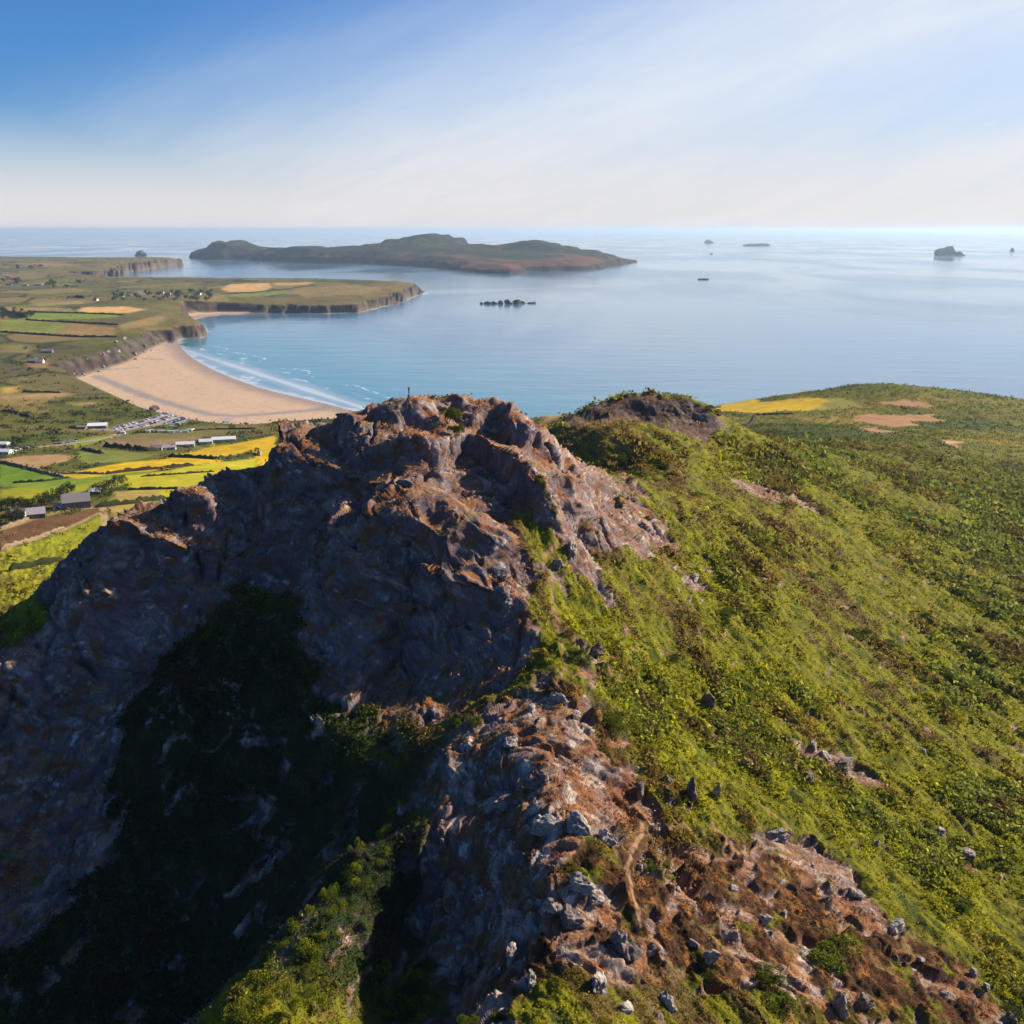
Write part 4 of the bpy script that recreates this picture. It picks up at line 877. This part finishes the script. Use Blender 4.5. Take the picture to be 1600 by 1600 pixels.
for k, (px, w_, h_) in enumerate([(751,8,2.5),(762,14,5),(772,12,4),(783,14,5.5),(796,20,6),(808,16,7),(817,12,5),(830,18,4.5)]):
    islet(px, 475 - (k > 5) * 1, w_, h_, 'low black rock in the chain of skerries in the bay', 20 + k, 'chain of skerries in the bay', 'skerry')
islet(1110,397,8,1.5,'barely awash rock below the small pointed islet',40)
log('boulders')

# ---------------- hedges and field walls
M_HEDGE = plain('hedge_leaf', (.030, .036, .014), .95, .1, .5, .4); M_BANK = plain('stone_bank', (.20, .15, .09), .95, .1, .3, .5); M_DHEDGE = plain('thorn_hedge', (.035, .022, .018), .95, .1, .4, .4)
def hedge(line, w_, h_, m_, label, name='hedge', cat='hedge'):
    pts = [hit(*q, 300) for q in line]; Vs = []; 
    L = [0]
    for a, b in zip(pts[:-1], pts[1:]): L.append(L[-1] + (b - a).to_2d().length)
    n = max(6, int(L[-1] / max(1.6, w_ * .8))); prof = [(-.5, -.6), (-.46, .45), (-.25, .92), (.05, 1.0), (.3, .85), (.48, .4), (.5, -.6)]
    sd_ = random.uniform(0, 99)
    for k in range(n + 1):
        t = L[-1] * k / n; i = max(0, min(len(pts) - 2, int(np.searchsorted(L, t)) - 1)); f = (t - L[i]) / max(L[i + 1] - L[i], 1e-6)
        q = pts[i].lerp(pts[i + 1], f); d = (pts[i + 1] - pts[i]).to_2d().normalized(); nx, ny = -d.y, d.x
        hh = h_ * (.55 + .75 * random.random()) * (.3 if k in (0, n) else 1); ww = w_ * random.uniform(.75, 1.25); gz_ = height(q.x, q.y)
        for u_, v_ in prof: Vs.append((q.x + nx * u_ * ww + random.uniform(-.15, .15) * w_, q.y + ny * u_ * ww + random.uniform(-.15, .15) * w_, gz_ + v_ * hh))
    m7 = len(prof); F = [(k * m7 + j, k * m7 + j + 1, (k + 1) * m7 + j + 1, (k + 1) * m7 + j) for k in range(n) for j in range(m7 - 1)]
    c0 = Vector(Vs[len(Vs) // 2]); Vv = np.array(Vs) - np.array(c0)
    me = mesh_raw(name, Vv, F, None, True); me.materials.append(m_)
    o = add(name, me, label=label, category=cat); o.location = c0; return o
HED = [([(0,722),(35,730),(62,737),(100,746)],2.4,2.0,M_BANK,'brown field bank between the bright green field and the pale stubble'),
 ([(165,741),(199,737),(255,732),(302,727)],3,2.6,M_DHEDGE,'dark hedge between the two yellow fields'), ([(262,714),(311,716),(341,718),(368,715),(402,711)],3.2,3,M_HEDGE,'dark hedge under the upper yellow field near the crag'),
 ([(163,698),(200,701),(225,705),(250,704)],4,4,M_HEDGE,'dark hedge leading to the white barns'), ([(199,766),(240,765),(288,764)],2,1.8,M_DHEDGE,'thin hedge above the dry tan field'),
 ([(150,793),(204,787),(262,779)],3,3,M_HEDGE,'dark hedge below the dry tan field'), ([(15,892),(45,886),(105,876)],3.4,3,M_HEDGE,'dark hedge across the lowest green field'), ([(0,860),(45,845),(75,834),(100,824)],2,1.6,M_BANK,'pale earth bank above the long green field'),
 ([(0,826),(40,813),(60,806)],2,1.6,M_BANK,'pale earth bank beside the lane below the farm'), ([(0,643),(25,646),(50,653)],4,3,M_HEDGE,'dark hedge crossing the rough ground left of the car park'), ([(35,613),(65,613),(95,614)],3,2.4,M_HEDGE,'dark hedge along the small dry strip'),
 ([(108,669),(122,669),(135,668)],4,3.4,M_HEDGE,'dark hedge just left of the beach building'), ([(128,702),(145,706),(160,709)],3,2.6,M_DHEDGE,'short dark hedge under the campsite road'), ([(305,693),(345,692),(385,687),(425,680)],2.5,2.2,M_HEDGE,'hedge behind the long white barn'),
 ([(40,500),(110,504),(185,508)],4,3,M_HEDGE,'far hedge under the distant bright green field'), ([(0,519),(60,523),(130,527),(185,527)],5,3.5,M_HEDGE,'far hedge below the olive and brown fields'), ([(50,488),(130,490),(195,492)],4,3,M_HEDGE,'far hedge between the golden and green fields'),
 ([(0,490),(14,489),(40,496)],7,6,M_HEDGE,'far thick hedge beside the dark copse at the left edge'), ([(104,466),(118,465),(132,466)],8,7,M_HEDGE,'far clump of hedge like a dark bar'), ([(345,460),(400,457),(450,452),(490,447)],4,3,M_HEDGE,'far hedge along the golden fields of the headland'),
 ([(220,745),(280,741),(335,737)],1.6,1.3,M_DHEDGE,'thin hedge inside the yellow green field'), ([(60,738),(90,741),(120,740),(165,741)],2,1.8,M_BANK,'brown bank left of the dark hedge between yellow fields'), ([(20,755),(70,752),(110,747)],1.8,1.5,M_HEDGE,'faint hedge across the pale green fields on the left'),
 ([(210,676),(260,676),(330,671),(400,670)],2,1.6,M_HEDGE,'low hedge under the campsite strip'), ([(1120,647),(1180,649),(1240,647)],2,1.5,M_DHEDGE,'low brown bank under the far yellow field on the right')]
for ln, w_, h_, m_, lb in HED: hedge(ln, w_, h_, m_, lb, *(('field_bank', 'bank') if m_ is M_BANK else ('hedge', 'hedge')))
log('hedges')

# ---------------- trees
def crown(seed, n=900, dark=1.0):
    rg = np.random.default_rng(seed); nb = 12; cb_ = rg.normal(size=(nb, 3)) * np.array([.30, .30, .20]) + np.array([0, 0, .68]); rb = rg.uniform(.14, .28, nb)
    i = rg.integers(0, nb, n); d = rg.normal(size=(n, 3)); d /= np.linalg.norm(d, axis=1)[:, None]; cen = cb_[i] + d * (rb[i] * rg.uniform(.6, 1.05, n))[:, None]
    V, F = leaves(n, cen, rg.uniform(.03, .06, n), rg); q = rg.uniform(.5, 1.5, n)[:, None]
    me = mesh_raw('crown', V, F, np.repeat(np.array([.024, .034, .012], np.float32) * q * dark, 4, 0)); me.materials.append(M_LEAF); return me
def trunk(seed):
    rg = random.Random(seed)
    def f(bm):
        def limb(a, b, r1, r2):
            d = b - a; bmesh.ops.create_cone(bm, segments=7, radius1=r1, radius2=r2, depth=d.length, matrix=Matrix.Translation((a + b) / 2) @ d.to_track_quat('Z', 'Y').to_matrix().to_4x4())
        limb(Vector((0, 0, -.05)), Vector((.02, .01, .5)), .035, .022)
        for k in range(5):
            an = k * 1.3 + rg.random(); limb(Vector((.01, 0, .3 + .04 * k)), Vector((math.cos(an) * .25, math.sin(an) * .25, .6 + .05 * k)), .016, .006)
    return bm_mesh('trunk', f, M_WOOD)
TL = [(crown(70 + k, 900, 1 + .3 * k), trunk(70 + k)) for k in range(3)]
def tree(p, h_, label, group):
    k = random.choice(TL); e = empty('tree', (p.x, p.y, height(p.x, p.y)), random.uniform(0, 6.28), label=label, category='tree', group=group); e.scale = (h_ * random.uniform(.9, 1.3), h_ * random.uniform(.9, 1.3), h_)
    add('crown', k[0], e); add('trunk', k[1], e); return e
for px, py in [(4,797),(12,796),(20,794),(28,795),(36,794),(44,796),(70,788),(78,792),(86,788),(92,782),(98,776),(106,774),(112,771),(60,796),(30,816),(22,818),(10,820)]:
    tree(hit(px, py, 300), random.uniform(5, 8), 'dark bushy tree ' + ('left of the light roofed farm building' if px < 50 else 'between the two grey roofed farm buildings' if px < 95 else 'behind the largest farmhouse'), 'trees around the farmhouses')
for px, py in [(150,775),(158,770),(166,766),(175,762),(184,758),(192,754)]:
    tree(hit(px, py, 300), random.uniform(4.5, 7), 'dark tree in the row running right from the largest farmhouse', 'row of trees right of the farmhouse')
for px, py in [(392,712),(402,708),(386,713)]: tree(hit(px, py, 300), random.uniform(3.5, 5), 'dark small tree against the notch of the crag', 'trees below the notch')
for k in range(45):
    px = random.uniform(175, 330); py = random.uniform(457, 472); tree(hit(px, py, 300), random.uniform(8, 14), 'dark tree ' + ('at the left end' if px < 225 else 'in the middle' if px < 280 else 'at the right end') + ' of the far village', 'trees of the far village')
for k in range(22):
    px = random.uniform(2, 48); py = random.uniform(486, 500); tree(hit(px, py, 300), random.uniform(7, 12), 'dark tree ' + ('in the left half' if px < 25 else 'in the right half') + ' of the far copse at the left edge', 'far copse')
for k in range(26):
    px, py = random.choice([(18,440),(40,444),(70,446),(55,419),(30,419),(95,452),(118,466),(120,444)]); tree(hit(px + random.uniform(-14, 14), py + random.uniform(-2, 2), 300), random.uniform(9, 15), 'dark tree in the ' + ('nearest' if py > 460 else 'farthest' if py < 425 else 'middle') + ' clumps of the distant plateau', 'clumps on the distant plateau')
for px, py in [(12,706),(20,703),(4,705),(24,692),(30,694)]: tree(hit(px, py, 300), random.uniform(4, 6), 'dark tree by the pale roofs at the left edge of the lane', 'trees by the lane')
for px, py in [(45,560),(52,565),(70,566),(40,547),(60,546),(48,582)]: tree(hit(px, py, 300), random.uniform(5, 7), 'dark tree beside the dark cottages above the beach', 'trees by the cottages')
log('trees')

# ---------------- houses
M_SLATE = plain('slate_roof', (.20, .18, .18), .6, .4, .15, .8); M_WHT = plain('white_render', (.62, .60, .57), .8, .2, .06); M_STONE = plain('stone_wall', (.16, .14, .14), .9, .2, .3, .8); M_GLASS = plain('window_glass', (.03, .04, .06), .15, .5, 0); M_PALER = plain('pale_sheet_roof', (.66, .70, .74), .5, .4, .08, .5); M_LSLATE = plain('light_slate_roof', (.32, .30, .31), .6, .3, .12, .8); M_DOOR = plain('painted_door', (.10, .06, .04), .6)
def house(p, w_, d_, hw, hr, rz, wallm, roofm, label, nwin=3, chim=True, name='house', cat='house', group=None, over=.35):
    z0 = min(height(p.x + a * w_ * .4, p.y + b * d_ * .4) for a in (-1, 1) for b in (-1, 1))
    e = empty(name, (p.x, p.y, z0), rz, label=label, category=cat)
    if group: e['group'] = group
    hx, hy = w_ / 2, d_ / 2
    def walls(bm):
        bx(bm, -hx, hx, -hy, hy, -1.5, hw)
        for s_ in (-1, 1):
            a = [bm.verts.new((s_ * (hx - .004), -hy + .004, hw + .001)), bm.verts.new((s_ * (hx - .004), hy - .004, hw + .001)), bm.verts.new((s_ * (hx - .004), 0, hw + hr - .05))]
            b = [bm.verts.new((v.co.x - s_ * .3, v.co.y, v.co.z)) for v in a]
            bm.faces.new(a); bm.faces.new(b[::-1]); [bm.faces.new((a[i], a[(i + 1) % 3], b[(i + 1) % 3], b[i])) for i in range(3)]
    add('wall', bm_mesh('wall', walls, wallm), e)
    def roof(bm):
        for s_ in (-1, 1):
            x0, x1 = -hx - over, hx + over; sl = hr / hy; ye = s_ * (hy + over); ze = hw - over * sl
            lo = [(x0, ye, ze), (x1, ye, ze), (x1, 0, hw + hr), (x0, 0, hw + hr)]; v1 = [bm.verts.new(q) for q in lo]; v2 = [bm.verts.new((q[0], q[1], q[2] + .18)) for q in lo]
            bm.faces.new(v1[::-1]); bm.faces.new(v2); [bm.faces.new((v1[i], v1[(i + 1) % 4], v2[(i + 1) % 4], v2[i])) for i in range(4)]
    rf = add('roof', bm_mesh('roof', roof, roofm), e)
    if chim:
        for s_ in (-1, 1): add('chimney', bm_mesh('chimney', lambda bm: (bx(bm, s_ * (hx - .9) - .4, s_ * (hx - .9) + .4, -.35, .35, hw + hr * .75, hw + hr + 1.1), bx(bm, s_ * (hx - .9) - .48, s_ * (hx - .9) + .48, -.43, .43, hw + hr + 1.1, hw + hr + 1.25)), wallm), rf)
    wm = bm_mesh('window', lambda bm: (bx(bm, -.5, .5, -.04, .04, 0, 1.2)), M_GLASS); fm = bm_mesh('frame', lambda bm: (bx(bm, -.6, .6, -.03, .03, -.1, 0), bx(bm, -.6, .6, -.03, .03, 1.2, 1.3), bx(bm, -.6, -.5, -.03, .03, 0, 1.2), bx(bm, .5, .6, -.03, .03, 0, 1.2)), M_WHT)
    for s_ in (-1, 1):
        for k in range(nwin):
            if s_ < 0 and k == nwin // 2: continue
            wn = add('window', wm, e); wn.location = (-hx + w_ * (k + .5) / nwin, s_ * (hy + .03), 1.0); add('frame', fm, wn)
    dr = add('door', bm_mesh('door', lambda bm: bx(bm, -.5, .5, -.04, .04, 0, 2.0), M_DOOR), e); dr.location = (-hx + w_ * (nwin // 2 + .5) / nwin, -hy - .04, .05)
    return e
house(hit(120,792,300),15,11,4.6,4.2,R(24),M_STONE,M_SLATE,'largest farmhouse with a broad grey slate roof and dark gable')
house(hit(57,808,300),9.5,8,3.0,2.8,R(24),M_STONE,M_LSLATE,'smaller farm building with a light grey roof left of the largest farmhouse',2,False)
house(hit(30,806,300),8,5,2.6,1.6,R(5),M_WHT,M_SLATE,'low white walled shed left of the light roofed farm building',2,False,'shed','shed')
house(hit(150,772,300),6,5,2.6,1.8,R(10),M_STONE,M_PALER,'little pale roofed outbuilding right of the largest farmhouse',1,False,'shed','shed')
house(hit(95,795,300),7,4,2.4,1.2,R(10),M_WHT,M_LSLATE,'low pale lean-to building just left of the largest farmhouse',2,False,'shed','shed')
house(hit(153,668,300),18,13,3.4,2.0,R(12),M_STONE,M_PALER,'beach building with pale blue grey roof and dark walls beside the car park',4,False,'beach_building','building')
house(hit(128,670,300),9,5,2.6,.9,R(5),M_STONE,M_SLATE,'low dark annexe left of the beach building',2,False,'annexe','building')
for px, py, w_, d_, rm, lb in [(350,689,22,8,M_PALER,'longest white roofed barn nearest the crag'), (322,693,12,6,M_PALER,'white roofed shed left of the longest barn'), (290,697,16,7,M_WHT,'cream gabled house in the middle of the barn row'), (262,702,14,7,M_LSLATE,'grey roofed house at the left end of the barn row'), (246,703,8,6,M_SLATE,'small dark roofed building at the far left end of the barn row')]:
    house(hit(px, py, 300), w_, d_, 2.8, 2.0, R(14), M_WHT, rm, lb, 3, rm is M_LSLATE, 'barn' if 'barn' in lb.split(' ')[3:5] else 'house', 'barn' if 'roofed barn' in lb else 'building')
for px, py, w_, lb in [(55,566,20,'dark roofed cottage above the beach, nearest of the pair'), (74,551,16,'dark roofed cottage above the beach, farther of the pair'), (62,567,11,'small white walled cottage beside the nearer dark one')]:
    house(hit(px, py, 300), w_, 9, 3, 3, R(8), M_STONE if 'dark' in lb[:6] else M_WHT, M_SLATE, lb, 3)
for px, py, w_, lb in [(3,697,12,'white building with pale roof cut by the left edge'), (5,709,14,'long white roof beside the lane at the left edge'),]:
    house(hit(px, py, 300), w_, 7, 2.8, 1.6, R(-5), M_WHT, M_PALER, lb, 3, False, 'building', 'building')
for px, py in [(210,459),(219,459),(226,458),(252,459),(262,461),(280,461),(310,461),(190,463),(150,470)]:
    house(hit(px, py, 300), random.uniform(11, 17), 8, 4, 3.4, random.uniform(-.4, .6), M_WHT, M_SLATE, 'white walled house of the far village', 3, False, 'house', 'house', 'houses of the far village')
for px, py in [(60,446),(64,445),(15,446),(40,447),(8,432)]:
    house(hit(px, py, 300), random.uniform(14, 22), 10, 4, 3.4, random.uniform(-.3, .3), M_STONE, M_LSLATE, 'pale farm building on the distant plateau', 3, False, 'farm_building', 'building', 'farm buildings on the distant plateau')
log('houses')

# ---------------- vehicles
def car_build(bm, L=4.3, W_=1.8):
    bx(bm, -L/2, L/2, -W_/2, W_/2, .35, .85, 0, (.08, .05)); bx(bm, -L/2 + .1, L/2 - .1, -W_/2 + .04, W_/2 - .04, .22, .36, 2)
    bx(bm, -L*.34, L*.22, -W_/2 + .12, W_/2 - .12, .84, 1.36, 1, (.45, .12)); bx(bm, -L*.34 + .46, L*.22 - .46, -W_/2 + .25, W_/2 - .25, 1.355, 1.43, 0)
    for sx_ in (-1, 1):
        for sy_ in (-1, 1): bmesh.ops.create_cone(bm, cap_ends=True, segments=12, radius1=.32, radius2=.32, depth=.2, matrix=Matrix.Translation((sx_ * L * .31, sy_ * (W_/2 - .08), .32)) @ Matrix.Rotation(math.pi/2, 4, 'X'))
def van_build(bm):
    bx(bm, -2.6, 2.1, -1.0, 1.0, .4, 2.5, 0, (.08, .08)); bx(bm, 2.1, 2.9, -.95, .95, .4, 1.25, 0, (.12, .05)); bx(bm, 1.6, 2.25, -.9, .9, 1.3, 2.1, 1, (.05, .02))
    for sx_ in (-1.6, 2.0):
        for sy_ in (-1, 1): bmesh.ops.create_cone(bm, cap_ends=True, segments=12, radius1=.36, radius2=.36, depth=.22, matrix=Matrix.Translation((sx_, sy_ * .9, .36)) @ Matrix.Rotation(math.pi/2, 4, 'X'))
def tent_build(bm):
    n = 10
    for i in range(n):
        a = math.pi * i / n; b = math.pi * (i + 1) / n
        q = [bm.verts.new((s_, -math.cos(t) * 1.6, math.sin(t) * 1.5)) for s_ in (-2, 2) for t in (a, b)]; bm.faces.new((q[0], q[1], q[3], q[2]))
    for s_ in (-2, 2): bm.faces.new([bm.verts.new((s_, -math.cos(math.pi * i / n) * 1.6, math.sin(math.pi * i / n) * 1.5)) for i in range(n + 1)])
M_TYRE = plain('tyre_rubber', (.02, .02, .02), .9)
PAINT = {'white': (.72, .72, .72), 'silver': (.42, .43, .45), 'black': (.02, .02, .025), 'blue': (.03, .08, .28), 'red': (.38, .03, .03), 'grey': (.14, .14, .16)}
CARS = {k: bm_mesh('parked_car', car_build, [plain(k + '_car_paint', v_, .25, .6, .02), M_GLASS, M_TYRE]) for k, v_ in PAINT.items()}
VANM = bm_mesh('camper_van', van_build, [plain('van_white_paint', (.70, .70, .68), .35, .5, .03), M_GLASS]); TENTS = {k: bm_mesh('tent', tent_build, plain(k + '_tent_cloth', v_, .8)) for k, v_ in {'blue': (.05, .16, .40), 'cream': (.55, .50, .38), 'green': (.08, .20, .08)}.items()}
def veh(me, name, p, rz, label, cat, group):
    o = add(name, me, label=label, category=cat, group=group); o.location = (p.x, p.y, height(p.x, p.y) + .03); o.rotation_euler = (0, 0, rz); return o
cpw = gp(CARPARK); c0 = np.array(gp([(176,675)])[0]); c1 = np.array(gp([(292,652)])[0]); ax_ = (c1 - c0); Lc = np.linalg.norm(ax_); ax_ /= Lc; pe = np.array([-ax_[1], ax_[0]]); ra = math.atan2(pe[1], pe[0])
tot = 0
for row_ in range(-14, 15):
    for k in range(int(Lc / 2.8) + 6):
        q = c0 + ax_ * (k - 3) * 2.8 + pe * (row_ * 8.2 + (1.2 if row_ % 2 else -1.2))
        if sdist(cpw, np.array([q[0]]), np.array([q[1]]))[0] < 2.0 or random.random() < .14 or tot > 250: continue
        cn_ = random.choices(list(PAINT), [5, 4, 4, 3, 1.6, 4])[0]; tot += 1
        veh(CARS[cn_], 'parked_car', Vector((q[0], q[1], 0)), ra + random.uniform(-.05, .05), cn_ + ' car parked in the crowded rows of the beach car park', 'car', cn_ + ' cars in the beach car park')
log('cars', tot)
for k, (px, py) in enumerate([(29,702),(33,701),(38,701),(42,700),(47,699),(51,698),(87,694),(92,694),(97,693),(102,692),(107,692),(111,690),(116,690),(119,688),(14,707),(22,705)]):
    cn_ = random.choice(['white', 'silver', 'black', 'white']); veh(CARS[cn_], 'parked_car', hit(px, py, 300), random.uniform(-.3, .6), cn_ + ' car parked along the lane to the beach', 'car', cn_ + ' cars along the lane')
for k, (px, py) in enumerate([(231,676),(237,675),(243,674),(250,676),(256,676),(262,674),(268,677),(276,676),(282,675),(290,676),(296,674),(301,672),(186,676),(192,678),(259,669),(270,668),(278,664)]):
    if k % 3 == 2: kk = random.choice(list(TENTS)); veh(TENTS[kk], 'tent', hit(px, py, 300), random.uniform(0, 3), kk + ' tent in the strip of campers below the car park', 'tent', kk + ' tents below the car park')
    else: veh(VANM, 'camper_van', hit(px, py, 300), random.uniform(-.2, .5), 'white camper van in the strip below the car park', 'camper van', 'camper vans below the car park')

# ---------------- people
def skinned(name, verts, edges, radii, m_, root=0, sub=2):
    me = bpy.data.meshes.new(name); me.from_pydata(verts, edges, []); o = bpy.data.objects.new(name, me); COL.objects.link(o)
    sk = o.modifiers.new('s', 'SKIN'); sk.use_smooth_shade = True
    for i, rr_ in enumerate(radii): me.skin_vertices[0].data[i].radius = (rr_, rr_ * .85) if not isinstance(rr_, tuple) else rr_; me.skin_vertices[0].data[i].use_root = (i == root)
    o.modifiers.new('u', 'SUBSURF').levels = sub
    dg = bpy.context.evaluated_depsgraph_get(); dg.update(); m2 = bpy.data.meshes.new_from_object(o.evaluated_get(dg)); bpy.data.objects.remove(o); bpy.data.meshes.remove(me)
    m2.name = name; m2.materials.clear(); m2.materials.append(m_); return m2
M_SKIN = plain('skin', (.42, .24, .17), .6); M_NAVY = plain('navy_jacket', (.02, .045, .13), .8); M_TROU = plain('grey_blue_trousers', (.06, .07, .12), .9); M_HAIR = plain('brown_hair', (.05, .03, .02), .8); M_BOOT = plain('boots', (.04, .03, .02), .8); M_SHIRT = plain('red_shirt', (.4, .05, .04), .8)
bodyV = [(0,0,.95),(0,0,1.12),(0,0,1.33),(0,0,1.46),(0,.01,1.53),(0,.015,1.63),(0,.01,1.72), (-.10,0,.90),(-.12,.01,.50),(-.13,-.01,.10),(-.14,.10,.04), (.10,0,.90),(.13,.02,.50),(.14,0,.10),(.15,.11,.04),
         (-.17,0,1.42),(-.24,-.03,1.15),(-.23,.08,.92),(-.22,.13,.84), (.17,0,1.42),(.25,-.03,1.15),(.22,.06,.92),(.21,.11,.84)]
bodyE = [(0,1),(1,2),(2,3),(3,4),(4,5),(5,6),(0,7),(7,8),(8,9),(9,10),(0,11),(11,12),(12,13),(13,14),(3,15),(15,16),(16,17),(17,18),(3,19),(19,20),(20,21),(21,22)]
bodyR = [(.15,.10),(.13,.09),(.15,.10),(.10,.08),.055,.085,.06,.09,.06,.045,.04,.09,.06,.045,.04,.065,.045,.035,.03,.065,.045,.035,.03]
BODY = skinned('body', bodyV, bodyE, bodyR, M_SKIN)
JACK = skinned('jacket', [bodyV[i] for i in (0,1,2,3,15,16,17,19,20,21)], [(0,1),(1,2),(2,3),(3,4),(4,5),(5,6),(3,7),(7,8),(8,9)], [(.185,.135),(.165,.125),(.18,.13),(.13,.10),.09,.07,.055,.09,.07,.055], M_NAVY)
TROU = skinned('trousers', [bodyV[i] for i in (0,7,8,9,11,12,13)], [(0,1),(1,2),(2,3),(0,4),(4,5),(5,6)], [(.17,.125),.11,.085,.07,.11,.085,.07], M_TROU)
BOOT = skinned('boots', [bodyV[9], bodyV[10]], [(0, 1)], [.06, .055], M_BOOT); BOOT2 = skinned('boots', [bodyV[13], bodyV[14]], [(0, 1)], [.06, .055], M_BOOT)
HAIR = skinned('hair', [(0,-.015,1.66),(0,-.01,1.745)], [(0, 1)], [(.088, .092), (.075, .08)], M_HAIR)
py_ = 600
while py_ < 640 and hit(639, py_, 150).y > 260: py_ += .5
p = hit(639, py_ + .6, 150); p.z = height(p.x, p.y); log('summit row', py_)
pe_ = empty('person', (p.x, p.y, p.z + .02), R(70), label='person in a navy jacket standing alone on the rocky summit', category='person'); pe_.scale = (1.05,) * 3
for nm, me_ in (('body', BODY), ('jacket', JACK), ('trousers', TROU), ('boot', BOOT), ('boot', BOOT2), ('hair', HAIR)): add(nm, me_, pe_)
SWIM = []
for k, cm in enumerate([(.42,.24,.17),(.5,.1,.08),(.05,.07,.12),(.6,.6,.58)]):
    b_ = BODY.copy(); b_.name = 'person'; b_.materials.clear(); b_.materials.append(plain('beach_figure_%d' % k, cm, .8)); SWIM.append(b_)
for k in range(46):
    px = random.choice([random.uniform(255, 345), random.uniform(200, 300)]); py = 640 + (px - 255) * .17 + random.uniform(-3, 9) if px > 240 else random.uniform(622, 634)
    q = sea(px, py - 4, 4); o = add('person', random.choice(SWIM), label='tiny distant person on the sand above the car park', category='person', group='people on the beach'); o.location = (q[0], q[1], height(*q) + .02); o.rotation_euler = (0, 0, random.uniform(0, 6.28))
log('people')

# ------------------------------------------------------------------ haze over sea and land
def haze_box(d):
    bm = bmesh.new(); bmesh.ops.create_cube(bm, size=1)
    for v in bm.verts: v.co = (v.co.x * 360000, v.co.y * 360000, -16 + (v.co.z + .5) * 270)
    me = bpy.data.meshes.new('haze'); bm.to_mesh(me); bm.free()
    m = bpy.data.materials.new('haze'); m.use_nodes = True; n = NT(m.node_tree); n.n.clear()
    pv = n.node('ShaderNodeVolumePrincipled'); pv.inputs['Color'].default_value = (.56, .76, 1, 1); pv.inputs['Density'].default_value = d; pv.inputs['Anisotropy'].default_value = .3
    o = n.node('ShaderNodeOutputMaterial'); n.l.new(pv.outputs[0], o.inputs['Volume'])
    me.materials.append(m); return add('haze', me, kind='stuff')
haze_box(3.3e-5)
log('done')
